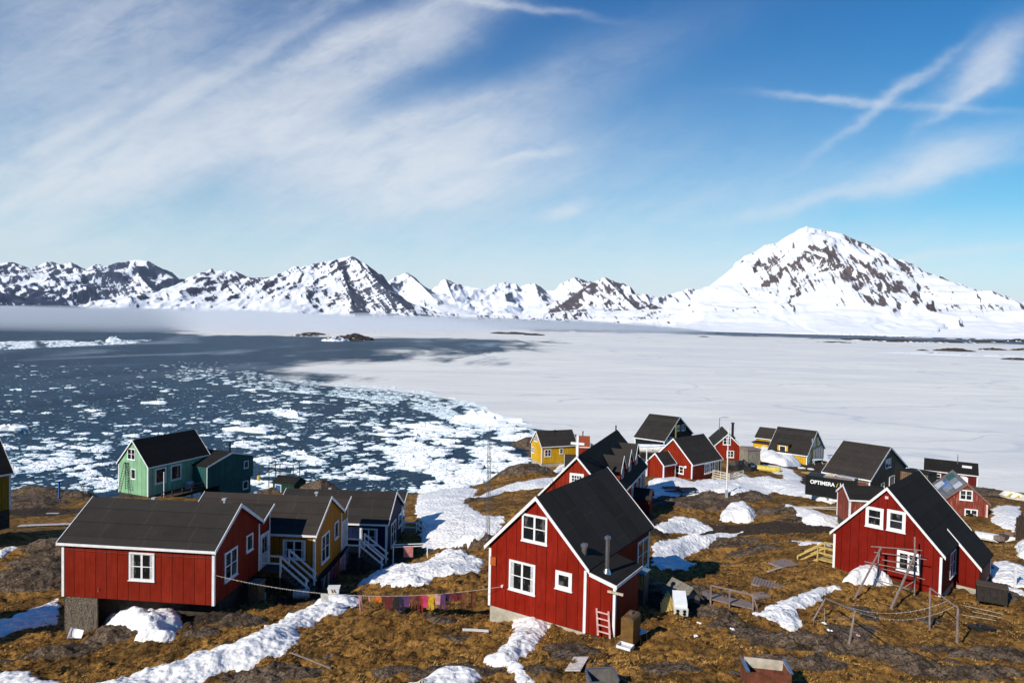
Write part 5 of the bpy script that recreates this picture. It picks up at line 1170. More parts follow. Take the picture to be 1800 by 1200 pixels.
hang = [(575,'towel','white',.5,.5,'white towel at the left end of the washing line'),(638,'leggings','pink',.5,.95,'pale pink leggings hanging slanted on the washing line'),(655,'sock','rose',.4,.3,'small rose sock beside the pale pink leggings'),(672,'shorts','orange',.4,.35,'small brown-orange shorts in the left half of the laundry'),
 (690,'shirt','maroon',.55,.7,'first maroon shirt from the left on the line'),(703,'shirt','black',.5,.75,'black shirt between the maroon and purple laundry'),(712,'trousers','navy',.45,1.0,'long navy trousers left of centre of the laundry'),(722,'shirt','purple',.4,.6,'purple top beside the long navy trousers'),
 (733,'trousers','brown',.45,.75,'brown trousers in the middle of the laundry'),(742,'leggings','maroon',.4,1.0,'maroon leggings left of the magenta shirt'),(749,'leggings','red',.4,1.0,'dull red leggings left of the magenta shirt'),(756,'shirt','magenta',.4,.7,'bright magenta shirt on the washing line'),
 (764,'shorts','yellow',.4,.9,'yellow garment hanging under the orange one'),(763,'shorts','orange',.45,.5,'bright orange shorts on the washing line'),(772,'towel','yellow',.4,.6,'mustard yellow cloth right of the orange shorts'),(780,'shirt','pink',.5,.6,'pale pink shirt right of the mustard cloth'),(786,'trousers','purple',.4,.85,'purple trousers right of the pale pink shirt'),
 (796,'shirt','navy',.5,.45,'short navy shirt in the right part of the laundry'),(805,'shorts','maroon',.5,.5,'maroon shorts right of the short navy shirt'),(814,'shirt','maroon',.45,.45,'small dark red shirt near the right end'),(824,'trousers','brown',.4,.95,'brown trousers second from the right end of the line'),(839,'leggings','maroon',.35,.95,'dark leggings at the right end of the line near the tall red house')]
for (px, kd, cl_, w_, h_, lab) in hang:
    best = min(range(len(line)*10-10), key=lambda k: abs((lambda a: (lambda d: 900+F*(d.x)/(d.y))(a))(line[k//10].lerp(line[k//10+1], (k % 10)/10))-px-0))
    a = line[best//10].lerp(line[best//10+1], (best % 10)/10)
    garment(kd, cl_, a-Vector((0, 0, .02)), dv, w_*1.15, h_*.92, lab, 'laundry on the long washing line', swing=rnd.uniform(-.1, .12)+(.35 if 'slanted' in lab else 0))
# clothes hanging along the ochre house gable
c0 = hB.r.matrix_basis @ Vector((-hB.hw+.2, hB.y0-.35, -.15)); c1 = hB.r.matrix_basis @ Vector((hB.hw+.4, hB.y0-.5, .25))
l2 = T('washing_line', 'short washing line under the gable of the ochre house', 'washing line', 0, 0, P_=Vector((0, 0, 0))); MB().tube(cat3(c0, c1, .1, 8), .012, 5).build('rope', ROPED, l2)
cols = ['navy','grey','black','grey','maroon','purple','maroon','brown','maroon','rose','grey','rose','blue','teal']
names_ = ['towel','trousers','shirt','towel','trousers','shirt','towel','leggings','shirt','trousers','towel','shirt','towel','trousers']
ordn = ['first','second','third','fourth','fifth','sixth','seventh','eighth','ninth','tenth','eleventh','twelfth','thirteenth','last']
for i in range(14):
    a = c0.lerp(c1, (i+.6)/14.6)-Vector((0, 0, .05)); garment(names_[i], cols[i], a, c1-c0, .5, .95+.25*(i % 3)/2, f'{ordn[i]} hanging {cols[i]} {names_[i]} from the left under the ochre gable', 'laundry under the ochre house gable', rnd.uniform(-.05, .05))
c0 = hC.r.matrix_basis @ Vector((-hC.hw-.3, hC.y0-.8, .1)); 
fr = T('clothes_horse', 'white drying frame with mottled cloth beside the navy house stair', 'drying frame', 720, 985, R(10)); b_ = MB()
for x in (-1.2, 1.3): b_.box((x-.03, -.03, -.3), (x+.03, .03, 1.1)).box((x-.03, .5, -.3), (x+.03, .56, 1.1))
b_.box((-1.2, -.02, 1.04), (1.3, .02, 1.1)).box((-1.2, .51, 1.04), (1.3, .55, 1.1)); b_.build('frame', WHITE, fr)
p_ = fr.location+Vector((-.1, -.03, 1.08)); garment('towel', 'rose', p_, (1, .17, 0), 1.0, .8, 'red and white mottled cloth on the white drying frame', None)
# T-shaped blue posts by the green house
def tpost(px, py, h_, label, arm=1.5, rz=0.2):
    t = T('clothes_post', label, 'post', px, py, rz, 'blue T-shaped clothes posts'); MB().box((-.09, -.09, -.3), (.09, .09, h_)).build('pole', BLUEP, t); MB().box((-arm/2, -.06, h_), (arm/2, .06, h_+.12)).build('crossbar', BLUEP, t)
tpost(233, 871, 2.0, 'blue T-shaped post in front of the green gable'); tpost(104, 876, 2.3, 'lone blue T-shaped post on the shaded slope at left', 1.0, 1.2)
def ladder(name, label, A, B_, w_, n, m, r_=.03, side=None):
    """A foot, B_ head"""
    t = empty(name, A, 0, label, 'ladder'); d = B_-A; s_ = Vector(side or (1, 0, 0)).normalized()*w_/2
    b = MB()
    b.beam(-s_, d-s_, r_*1.6, r_*1.6).beam(s_, d+s_, r_*1.6, r_*1.6); b.build('rails', m, t)
    for k in range(n):
        c = d*((k+.7)/(n+.2)); MB().beam(c-s_*.97, c+s_*.97, r_*1.2, r_*1.2).build('rung', m, t)
u2 = Vector((math.cos(h2.yaw), math.sin(h2.yaw), 0)); v2 = Vector((-math.sin(h2.yaw), math.cos(h2.yaw), 0))
f0 = h2.r.matrix_basis @ h2.hit(1061, 1134, 1, h2.y0-.30); f0.z = max(f0.z-.0, gz(f0.x, f0.y)-.02); t0 = h2.r.matrix_basis @ h2.hit(1059, 1071, 1, h2.y0-.06)
ladder('ladder', 'short pink-white ladder leaning on the tall red house lean-to', f0, t0, .62, 4, plain('pinkish_ladder_paint', (.75, .45, .42)), .045, u2)
u15 = Vector((math.cos(h15.yaw), math.sin(h15.yaw), 0))
f0 = h15.r.matrix_basis @ h15.hit(209, 866, 1, h15.y0-1.2); t0 = h15.r.matrix_basis @ h15.hit(221, 812, 1, h15.y0-.05); ladder('ladder', 'long dark ladder leaning at a slant on the green gable', f0, t0, .5, 12, BLACKM, .03, u15)
f0 = h15.r.matrix_basis @ h15.hit(223, 860, 1, h15.y0-.5); t0 = h15.r.matrix_basis @ h15.hit(223, 812, 1, h15.y0-.05); ladder('ladder', 'upright dark ladder against the middle of the green gable', f0, t0, .5, 12, BLACKM, .03, u15)
# flagpole, mast, lamps
fp = T('flagpole', 'tall white flagpole in the middle of the settlement', 'flagpole', 1277, 872); hgt = (872-752)/1200*fp.location.y
MB().tube([(0, 0, -.3), (.0, 0, hgt)], [.08, .045], 10).lathe((0, 0, hgt), [(.05, 0), (.11, .06), (.02, .16)], 10).build('pole', WHITE, fp, smooth_=True); MB().box((-.12, -.12, -.2), (.12, .12, .7)).build('footing', GREYW, fp)
ms = T('radio_mast', 'slender lattice mast on the slope left of the tall red house', 'mast', 857, 946); hgt = (946-762)/1200*ms.location.y; b = MB(); w_ = .17
cs = [(w_*math.cos(a), w_*math.sin(a)) for a in (.5, 2.6, 4.7)]
for c in cs: b.tube([(c[0], c[1], -.3), (c[0]*.8, c[1]*.8, hgt)], .022, 5)
k = 0; z = 0
while z < hgt-.4:
    for i in range(3):
        a, c = cs[i], cs[(i+1) % 3]; b.beam((a[0]*.9, a[1]*.9, z), (c[0]*.9, c[1]*.9, z+.38), .014, .014)
    z += .38
b.tube([(0, 0, hgt), (0, 0, hgt+.7)], .015, 5); b.build('lattice', plain('galvanised_steel', (.12, .115, .11), .5), ms)
q = MB()
for i, (ax_, ay_) in enumerate([(3.2, 2.0), (-3.2, 1.5), (.2, -3.0)]):
    gx, gy = ms.location.x+ax_, ms.location.y+ay_; gzz = gz(gx, gy)-ms.location.z
    MB().tube([(0, 0, hgt*.8), (ax_, ay_, gzz)], .008, 4).build('guy_wire', BLACKM, ms)
def lamp(px, py, D, h_, label, arm=.9, m=None):
    v = atD(px, py, D); t = empty('street_lamp', (v.x, v.y, v.z), 0, label, 'street lamp', 'lamp posts of the settlement'); z0 = gz(v.x, v.y)-v.z
    MB().tube([(0, 0, min(z0, 0)-.2), (0, 0, h_)], [.09, .06], 8).build('pole', m or METAL, t); MB().tube([(0, 0, h_-.05), (arm*.5, 0, h_+.15), (arm, 0, h_+.15)], .04, 6).build('arm', m or METAL, t); MB().box((arm, -.1, h_+.06), (arm+.6, .1, h_+.2)).build('lamp_head', GREYW, t)
lamp(1263, 800, 116, 6.4, 'tall grey street lamp behind the red house on stilts')
v = atD(1187, 800, 98); t = empty('utility_pole', (v.x, v.y, v.z), 0, 'mossy wooden pole in front of the black house gable', 'pole'); MB().tube([(0, 0, -1.5), (0, 0, 4.6)], .13, 8).build('pole', wood('mossy_wood', (.16, .17, .06)), t); MB().box((-.4, -.05, 4.1), (.4, .05, 4.22)).build('crossarm', GREYWOOD, t)
v = atD(1136, 830, 84); t = empty('white_pole', (v.x, v.y, v.z), 0, 'thin white pole left of the little red outhouse', 'pole'); MB().tube([(0, 0, -.5), (0, 0, 3.0)], .07, 8).build('pole', WHITE, t); MB().lathe((0, 0, 3.0), [(.08, 0), (.1, .05), (.02, .1)], 8).build('cap', WHITE, t)
v = gnd(1784, 1031); t = empty('marker_post', v, 0, 'white marker post in the snow at the right edge', 'post'); MB().box((-.06, -.06, -.2), (.06, .06, 1.5)).build('post', WHITE, t); MB().box((-.12, -.03, 1.2), (.25, .03, 1.32)).build('bracket', WHITE, t)
# picnic benches in the snow
for i, (px, py, rz, lab) in enumerate([(1208, 868, .12, 'dark picnic bench half sunk in snow, nearer the flagpole'), (1180, 866, .12, 'dark picnic bench half sunk in snow, nearer the church')]):
    t = T('picnic_bench', lab, 'bench', px, py, rz, 'picnic benches in the snow'); b = MB()
    for k in range(4): b.box((-1.0, -.4+.21*k, .62), (1.0, -.22+.21*k, .67))
    b.build('tabletop', BLACKM, t)
    for y in (-.8, .7): MB().box((-1.0, y-.13, .38), (1.0, y+.13, .43)).build('seat', BLACKM, t)
    for x in (-.8, .8): MB().beam((x, -.8, -.2), (x, -.1, .62), .06, .1).beam((x, .8, -.2), (x, .1, .62), .06, .1).beam((x, -.8, .34), (x, .8, .34), .05, .08).build('trestle', BLACKM, t)
# black container with lettering
v = atD(1415, 868, 70.5); t = empty('shipping_container', v, R(-36), 'black corrugated shipping container lettered OPTIMERA in the village', 'container'); t.scale = (.76, .76, .80)
cL, cH, cW = 6.06, 2.55, 2.44
b = MB(); n_ = 40
prof = []
for i in range(n_):
    x0 = .1+(cL-.2)*i/n_; x1 = .1+(cL-.2)*(i+1)/n_; m1 = x0+(x1-x0)*.25; m2 = x0+(x1-x0)*.5; m3 = x0+(x1-x0)*.75
    for (a, ya_, c, yb_) in ((x0, .0, m1, .0), (m1, .0, m2, .035), (m2, .035, m3, .035), (m3, .035, x1, .0)): b.poly([(a, ya_, .12), (c, yb_, .12), (c, yb_, cH-.12), (a, ya_, cH-.12)])
b.box((.1, .05, .1), (cL-.1, cW, cH-.05)); BC = plain('black_container_paint', (.010, .011, .012), .5, .3)
b.build('corrugated_body', BC, t)
b = MB().box((0, -.03, 0), (cL, .06, .14)).box((0, -.03, cH-.13), (cL, .06, cH)).box((0, -.03, .14), (.12, .06, cH-.13)).box((cL-.12, -.03, .14), (cL, .06, cH-.13)).box((cL-.02, .07, 0), (cL+.04, cW, cH)); b.build('frame', BC, t)
d_ = MB()
for k in (.5, .9, 1.5, 1.9): d_.tube([(cL+.08, k, .15), (cL+.08, k, cH-.15)], .03, 6)
d_.build('lock_rods', METAL, t)
def lettering(txt, size, mat, parent, loc, rot, ext=.012, sp=1.0):
    cu = bpy.data.curves.new('lettering', 'FONT'); cu.body = txt; cu.size = size; cu.extrude = ext; cu.align_x = 'CENTER'; cu.space_character = sp; cu.offset = size*.03
    ob = bpy.data.objects.new('lettering_tmp', cu); col.objects.link(ob); bpy.context.view_layer.update()
    me_ = bpy.data.meshes.new_from_object(ob.evaluated_get(bpy.context.evaluated_depsgraph_get())); bpy.data.objects.remove(ob)
    me_.materials.clear(); o = link('lettering', me_, mat, parent); o.location = loc; o.rotation_euler = rot; return o
LW = plain('white_lettering', (.85, .85, .85), .6, .05)
lettering('OPTIMERA', .66, LW, t, (2.15, -.045, cH-1.0), (R(90), 0, 0), sp=.98)
MB().box((4.35, -.06, .75), (4.43, -.035, cH-.45)).box((4.70, -.06, cH-1.2), (4.78, -.035, cH-.45)).build('white_marks', LW, t)
MB().box((4.69, -.062, cH-1.5), (4.79, -.035, cH-1.23)).beam((3.9, -.05, cH-1.05), (4.1, -.05, cH-.5), .02, .07).build('yellow_marks', plain('yellow_mark', (.7, .45, .03)), t)
bpy.context.view_layer.update(); Rm = t.matrix_world.copy()
for i, (x, y, w_, d__, h_, z, m, lab, rz) in enumerate([(3.9,.9,2.6,1.3,.14,0,GREYWOOD,'stack of grey planks on the container roof',.1),(4.9,1.4,1.9,1.1,.22,0,GREYW,'pale heap of salvaged boards on the container roof',-.25),(2.9,.7,.9,.6,.35,0,PALEWOOD,'pale crate on the left of the container roof',.3)]):
    p = Rm @ Vector((x, y, cH+.0)); s_ = empty('board_stack', p, R(-36)+rz, lab, 'boards', 'lumber on the container'); 
    for k in range(3): MB().box((-w_/2+.07*k, -d__/2+d__/3*k+.02, .004), (w_/2-.05*k, -d__/2+d__/3*(k+1)-.02, h_*(1-.2*k))).build('board', m, s_)
def pallet(px, py, rz, label, tilt=None, L_=1.2, W_p=.8, n=7, m=None, dz=0, P_=None, grp='pallets and plank mats'):
    t = T('pallet', label, 'pallet', px, py, rz, grp, dz, tilt, P_); m = m or GREYWOOD
    for i in range(n):
        y = -W_p/2+W_p*(i+.08)/n; MB().box((-L_/2, y, .10), (L_/2, y+W_p/n*.80, .125)).build('slat', m, t)
    for x in (-L_/2+.05, 0, L_/2-.05): MB().box((x-.05, -W_p/2, -.02), (x+.05, W_p/2, .099)).build('bearer', m, t)
    return t
pp = gnd(1463, 874); pallet(0, 0, R(-38), 'pale pallet leaning on the black container', tilt=(R(70), 0), P_=pp+Vector((0, 0, .5)), m=PALEWOOD)
pl = T('plank', 'loose pale plank propped before the black container', 'plank', 1465, 876, R(-60)); MB().beam((0, 0, 0), (.3, -1.6, .25), .2, .05).beam((0, 0, .06), (.3, -1.6, .30), .03, .02).build('board', PALEWOOD, pl)
pallet(1350, 1030, R(62), 'weathered slatted mat on the grass between the footbridge and the snow drift', L_=1.25, W_p=1.9, n=11, tilt=(R(8), 0), grp=None)
pallet(1378, 992, R(25), 'grey slatted mat with a long beam below the deck stair', L_=1.7, W_p=1.3, n=6, grp=None)
for (px, py, L_, rz, lab, m, w_) in [(1365, 1003, 2.6, .75, 'long pale beam lying beside the grey slatted mat', PALEWOOD, .16), (1430, 893, 4.5, -.28, 'upper of two pale planks lying left of the low red outbuilding', PALEWOOD, .3), (1440, 899, 4.2, -.25, 'lower of two pale planks lying left of the low red outbuilding', PALEWOOD, .25),
        (1728, 1074, 2.2, -.22, 'upper thin white batten on the grass right of the clothes line', PALEWOOD, .035), (1735, 1083, 1.6, -.2, 'short thin batten between two longer ones on the grass', PALEWOOD, .035), (1735, 1091, 2.6, -.22, 'lower thin white batten on the grass right of the clothes line', PALEWOOD, .035),
        (836, 1108, 1.3, .12, 'white board by the foundation of the tall red house', WHITE, .2), (545, 1160, 3.1, -.72, 'thin weathered pole lying across the grass from the snow tongue', GREYWOOD, .07), (95, 924, 7.0, -.03, 'long grey board lying in shade on the left slope', GREYW, .45), (93, 904, 1.4, 0, 'short grey board lying in shade on the left slope', GREYW, .25), (165, 942, 1.6, .1, 'thin pale hose end left of the red house roof', WHITE, .05)]:
    p = gnd(px, py); t = empty('plank', (p.x, p.y, p.z), rz, lab, 'plank'); c, s_ = math.cos(rz)*L_/2, math.sin(rz)*L_/2
    za, zb_ = gz(p.x-c, p.y-s_)-p.z+.08, gz(p.x+c, p.y+s_)-p.z+.08; b = MB().beam((-L_/2, 0, za), (0, .01, (za+zb_)/2+.01), w_, min(.045, w_*.6)).beam((0, .01, (za+zb_)/2+.01), (L_/2, 0, zb_), w_, min(.045, w_*.6)); b.build('board', m, t)
p = gnd(1015, 1169); t = empty('paint_stained_board', p, R(68), 'pale pinkish board with rust stains flat on the grass', 'board', tilt=(R(-12), 0)); MB().box((-.62, -.33, .06), (.62, .33, .09)).build('board', plain('stained_board', (.62, .52, .47), .8, .35, 7, b2=(.70, .62, .58)), t); MB().box((-.62, -.33, .091), (-.56, .33, .12)).build('edge_batten', GREYW, t)
# container, table and chairs beside the tall house
def wpt(px, py, off): return None
p = gnd(1102, 1136); t = empty('oil_tank', p, h2.yaw, 'brown steel oil tank on legs beside the lean-to', 'tank'); OT = plain('brown_tank_paint', (.16, .085, .025), .45, .4)
MB().prism([(-.30, .1), (.30, .1), (.30, 1.28), (.22, 1.38), (-.22, 1.38), (-.30, 1.28)], -.05, .85).build('body', OT, t); MB().tube([(0, .4, 1.33), (0, .4, 1.52)], .08, 8).build('filler_cap', METAL, t)
for x in (-.25, .25):
    for y in (.0, .78): MB().box((x-.04, y-.04, -.15), (x+.04, y+.04, .099)).build('leg', BLACKM, t)
MB().box((-.30, -.056, 1.24), (.30, -.051, 1.27)).build('seam', METAL, t)
p = gnd(1180, 1065); t = empty('cabinet', p+Vector((-1.75, .35, 0)), h2.yaw, 'tall grey cabinet with slatted front and blue-grey top by the side wall', 'cabinet')
MB().box((-.45, -.35, .0), (.45, .35, 1.75)).build('body', plain('dark_cabinet', (.09, .08, .07)), t); MB().box((-.52, -.42, 1.75), (.52, .5, 1.83)).build('top', plain('bluegrey_lid', (.16, .26, .34), .4), t)
for k in range(5): MB().box((-.42+.17*k, -.375, .9), (-.28+.17*k, -.352, 1.7)).build('front_slat', NEWWOOD, t)
def chair(px, py, rz, label, dz=0, P_=None):
    t = T('garden_chair', label, 'chair', px, py, rz, 'white garden chairs beside the tall red house', dz, None, P_)
    MB().prism([(-.24, .42), (.24, .42), (.24, .46), (-.24, .46)], -.24, .24).build('seat', WHITE, t); MB().hexa([(-.22,.22,.5),(.22,.22,.5),(.22,.25,.5),(-.22,.25,.5),(-.2,.34,.9),(.2,.34,.9),(.2,.37,.9),(-.2,.37,.9)]).build('backrest', WHITE, t)
    for x in (-.2, .2):
        for y in (-.2, .2): MB().tube([(x, y, .43), (x*1.15, y*1.15, -.05)], .014, 5).build('leg', METAL, t)
        MB().tube([(x, .2, .43), (x, .25, .55)], .014, 5).build('back_support', METAL, t)
chair(1125, 1125, R(40), 'white garden chair standing free right of the oil tank'); chair(0, 0, R(40), 'white garden chair behind the oil tank against the wall', P_=h2.r.matrix_basis @ Vector((h2.hw+2.4, 2.9, -.9)))
p = gnd(1099, 1139); t = empty('wire_tray', p, h2.yaw, 'shallow pale tray on the ground in front of the oil tank', 'tray'); b = MB().box((-.34, -.25, .02), (.34, .25, .05)); b.build('base', METAL, t)
for (a, c) in (((-.34, -.25, .051), (.34, -.22, .17)), ((-.34, .22, .051), (.34, .25, .17)), ((-.34, -.219, .051), (-.31, .219, .17)), ((.31, -.219, .051), (.34, .219, .17))): MB().box(a, c).build('rim', WHITE, t)
# old fridge and A-frame shelter
p = gnd(1197, 1083); t = empty('fridge', p+Vector((0, 0, .38)), R(-8), 'white old fridge lying tipped on the grass', 'fridge', tilt=(R(-72), 0)); FW_ = plain('fridge_enamel', (.80, .82, .82), .35, .1)
MB().box((-.33, 0, .0), (.33, .38, 1.35)).build('body', FW_, t); MB().box((-.34, -.05, .25), (.34, -.002, 1.36)).build('door', FW_, t)
b = MB()
for x in (-.17, .17):
    for y in (.09, .27): b.lathe((x, y, -.05), [(.085, 0), (.085, .022)], 12)
b.build('burner_rings', BLACKM, t); MB().box((-.36, -.06, -.025), (.36, .40, -.002)).build('bottom_panel', FW_, t)
p = gnd(1203, 1072); t = empty('dog_shelter', p+Vector((.1, .9, 0)), R(28), 'small A-roofed wooden dog shelter behind the white fridge', 'dog house')
MB().prism([(-.62, 0), (.62, 0), (.62, .45), (0, 1.05), (-.62, .45)], -.7, .7).build('wall', GREYWOOD, t); MB().prism([(-.78, .36), (-.78, .43), (0, 1.18), (.78, .43), (.78, .36), (0, 1.1)], -.85, .85).build('roof', plain('shingle_grey', (.20, .18, .15), .9, .4, 8), t); MB().box((-.2, -.72, .05), (.2, -.701, .55)).build('opening', BLACKM, t)
p = gnd(1177, 1075); t = empty('debris_heap', p, .5, 'yellow splintered boards heaped left of the fridge', 'debris'); 
for k in range(5): MB().beam((-.5+.2*k, .0, .05), (-.1+.18*k, .5+.1*k, .35+.08*k), .16, .03).build('board', NEWWOOD, t)
# footbridge with handrail
pa, pb = gnd(1236, 1050), gnd(1322, 1070); t = empty('footbridge', pa, 0, 'grey plank walkway with a low handrail on the slope', 'footbridge'); d = pb-pa; n_ = Vector((-d.y, d.x, 0)).normalized()
MB().beam(Vector((0, 0, .18)), d+Vector((0, 0, .18)), .9, .08).build('walkway', GREYWOOD, t)
b0 = [Vector((0, 0, .1))+d*k-n_*.5 for k in (.12, .5, .97)]
for q_ in b0: MB().beam(q_-Vector((0, 0, .5)), q_+Vector((0, 0, .85)), .08, .08).build('post', GREYWOOD, t)
MB().beam(b0[0]+Vector((0, 0, .88)), b0[2]+Vector((0, 0, .88)), .07, .09).build('handrail', GREYWOOD, t); MB().beam(b0[2]+Vector((0, 0, .8)), b0[2]+d.normalized()*.5-Vector((0, 0, .5)), .06, .06).build('brace', GREYWOOD, t)
p = gnd(1345, 1050)
t = empty('step_slab', gnd(1336, 1048), .4, 'flat weathered step board below the slatted mat', 'board'); MB().box((-.5, -.35, .02), (.5, .35, .1)).box((-.4, -.3, .101), (.4, -.05, .13)).build('board', GREYWOOD, t)
# timber deck stair at the left wall of the right red house
Pd = h3.r.matrix_basis; st = T('timber_stair', 'yellow timber deck stair at the left wall of the right red house', 'stair', 0, 0, h3.yaw, P_=h3.o)
x0 = -h3.hw-.02
MB().box((x0-1.3, 1.0, .1), (x0-.05, 2.4, .2)).build('landing', NEWWOOD, st)
for k in range(5): MB().box((x0-1.3-.28*(k+1), 1.05, .1-.2*(k+1)), (x0-1.3-.28*k, 2.35, .15-.2*(k+1))).build('step', NEWWOOD, st)
for y in (1.0, 2.4):
    MB().beam((x0-1.3, y, .1), (x0-2.8, y, -1.0), .06, .22).build('stringer', NEWWOOD, st)
    for (xx, zz) in ((x0-.15, .15), (x0-1.3, .15), (x0-2.7, -.9)): MB().box((xx-.05, y-.06, zz-1.2), (xx+.05, y+.06, zz+.95)).build('post', NEWWOOD, st)
    for dz in (.9, .5): MB().beam((x0-.15, y, .15+dz), (x0-1.3, y, .15+dz), .04, .12).beam((x0-1.3, y, .15+dz), (x0-2.75, y, -.9+dz), .04, .12).build('rail', NEWWOOD, st)
# drying rack
def on3(px, py, off): return h3.r.matrix_basis @ h3.hit(px, py, 1, h3.y0-off)
rk = empty('drying_rack', on3(1570, 1040, 2), 0, 'wooden fish drying rack of poles before the right red house', 'drying rack'); o_ = rk.location.copy()
def pole(n, a, b, r_=.045): MB().tube([a-o_, (a+b)/2-o_+Vector((.01, .0, .012)), b-o_], [r_*1.1, r_, r_*.9], 7).build(n, GREYWOOD, rk)
fA, fB = gnd(1503, 1051), gnd(1566, 1070); bA, bB = gnd(1541, 1026), gnd(1607, 1046); 
tA, tB = on3(1549, 962, 1.3), on3(1612, 966, 1.3)
pole('leg', fA, tA, .06); pole('leg', fB, tB, .07); pole('leg', bA, tA+Vector((0, .15, .05)), .055); pole('leg', bB, on3(1608, 943, 1.15), .055)
for (a, b, of) in [((1531,960),(1621,967),1.35),((1537,970),(1629,983),1.25),((1520,986.5),(1600,1003),1.9),((1549,983),(1606,993),1.2),((1548,998),(1626,1018),1.3),((1517,1012),(1605,1038),2.2)]: pole('crossbar', on3(*a, of), on3(*b, of), .032)
pole('brace', gnd(1583, 1036), on3(1612, 1018, 1.2), .035)
# four-post clothes line frame
cf = empty('clothes_line_frame', gnd(1560, 1090), 0, 'four-post wooden frame with sagging pegged lines on the right slope', 'clothes line'); o_ = cf.location.copy()
def ppole(n, a, b, r_=.045, m=GREYWOOD, par=None): return MB().tube([a-o_, b-o_], [r_*1.1, r_*.9], 7).build(n, m, cf)
L0_, L1_, R0_, R1_ = gnd(1429, 1090), gnd(1493, 1131), gnd(1634, 1106), gnd(1682, 1129)
def up(p, px, py): d = ray(px, py); return Vector((0, 0, CAMZ))+d*(p.y/d.y)
Lt0, Lt1, Rt0, Rt1 = up(L0_+Vector((0, .6, 0)), 1451, 1051), up(L1_, 1503, 1073), up(R0_, 1635, 1033), up(R1_, 1684, 1068)
ppole('post', L0_, Lt0); ppole('post', L1_, Lt1, .055); ppole('post', R0_, Rt0, .055); ppole('post', R1_, Rt1, .06)
ppole('crossbar', Lt0, Lt1+(Lt1-Lt0)*.02, .04); ppole('crossbar', Rt0, Rt1, .04)
for (a, b, sg) in [(.35, .65, .62), (.75, .9, .66)]:
    pts_ = cat3(Lt0.lerp(Lt1, a), Rt0.lerp(Rt1, b), sg, 24); q = MB().tube([p-o_ for p in pts_], .010, 4)
    for k in range(3, 23):
        if rnd.random() < .5: c = pts_[k]-o_; q.box((c.x-.009, c.y-.009, c.z-.06), (c.x+.009, c.y+.009, c.z+.02))
    q.build('line', ROPE, cf)
MB().tube([up(L0_, 1449, 1068)-o_, up(L0_, 1449, 1098)-o_], .01, 4).build('rope_end', ROPE, cf); MB().tube([L0_-o_, Lt1-o_-Vector((0, 0, .3))], .008, 4).build('guy_rope', ROPED, cf)
for (px, py, lab) in [(1448, 1096, 'small white float under the clothes line'), (1459, 1108, 'tiny white bit of litter below the clothes line'), (1507, 1117, 'small pink scrap beside the front clothes line post'), (1230, 1096, 'crumpled pale paper on the grass right of the fridge'), (1286, 1106, 'pale stone lying right of the crumpled paper'), (1224, 1118, 'scattered white rag between fridge and bottom edge')]:
    p = gnd(px, py); b = MB()
    for k in range(4): b.lathe((rnd.uniform(-.09, .09), rnd.uniform(-.09, .09), 0), [(.03, 0), (rnd.uniform(.05, .09), .03), (.02, .08)], 6)
    o = b.build('litter', CLM['pink'] if 'pink' in lab else WHITE, None, lab, 'litter', 'small litter on the grass'); o.location = p
# bins and boxes at the bottom edge
p = gnd(1345, 1206); t = empty('rusty_bin', p+Vector((0, 0, -.3)), R(-6), 'rusty brown steel bin with a pale lid strip at the bottom edge', 'bin'); RB = plain('rusty_steel', (.17, .055, .03), .7, .5, 3)
for (a, c) in (((-.8, -.5, 0), (.8, -.44, 1.05)), ((-.8, .44, 0), (.8, .5, 1.15)), ((-.8, -.439, 0), (-.74, .439, 1.1)), ((.74, -.439, 0), (.8, .439, 1.1))): MB().box(a, c).build('side', RB, t)
MB().box((-.739, -.439, .55), (.739, .439, .6)).build('bottom', RB, t); MB().hexa([(-.7, .40, .8), (.72, .40, .75), (.72, .435, .75), (-.7, .435, .8), (-.7, .36, 1.2), (.74, .36, 1.14), (.74, .41, 1.14), (-.7, .41, 1.2)]).build('liner', plain('pale_liner', (.60, .54, .44)), t)
MB().box((-.84, -.54, 1.06), (-.70, .54, 1.12)).build('rim', METAL, t); MB().box((.72, -.54, 1.10), (.84, .54, 1.16)).build('rim', METAL, t)
p = gnd(1058, 1207); t = empty('grey_sled_box', p, R(6), 'open grey plastic tub at the bottom edge below the rust-stained board', 'tub'); GP = plain('grey_plastic', (.16, .15, .14), .5, .3)
for (a, c) in (((-.52, -.4, 0), (.52, -.36, .42)), ((-.5, .36, 0), (.5, .4, .5)), ((-.52, -.359, 0), (-.48, .359, .46)), ((.48, -.359, 0), (.52, .359, .46)), ((-.479, -.359, .05), (.479, .359, .08))): MB().box(a, c).build('panel', GP, t)
MB().beam((-.54, .4, .52), (.54, .4, .52), .06, .04).build('rim', METAL, t)
for x in (-.54, .54): MB().beam((x, -.4, .44), (x, .38, .50), .05, .03).build('side_rim', METAL, t)
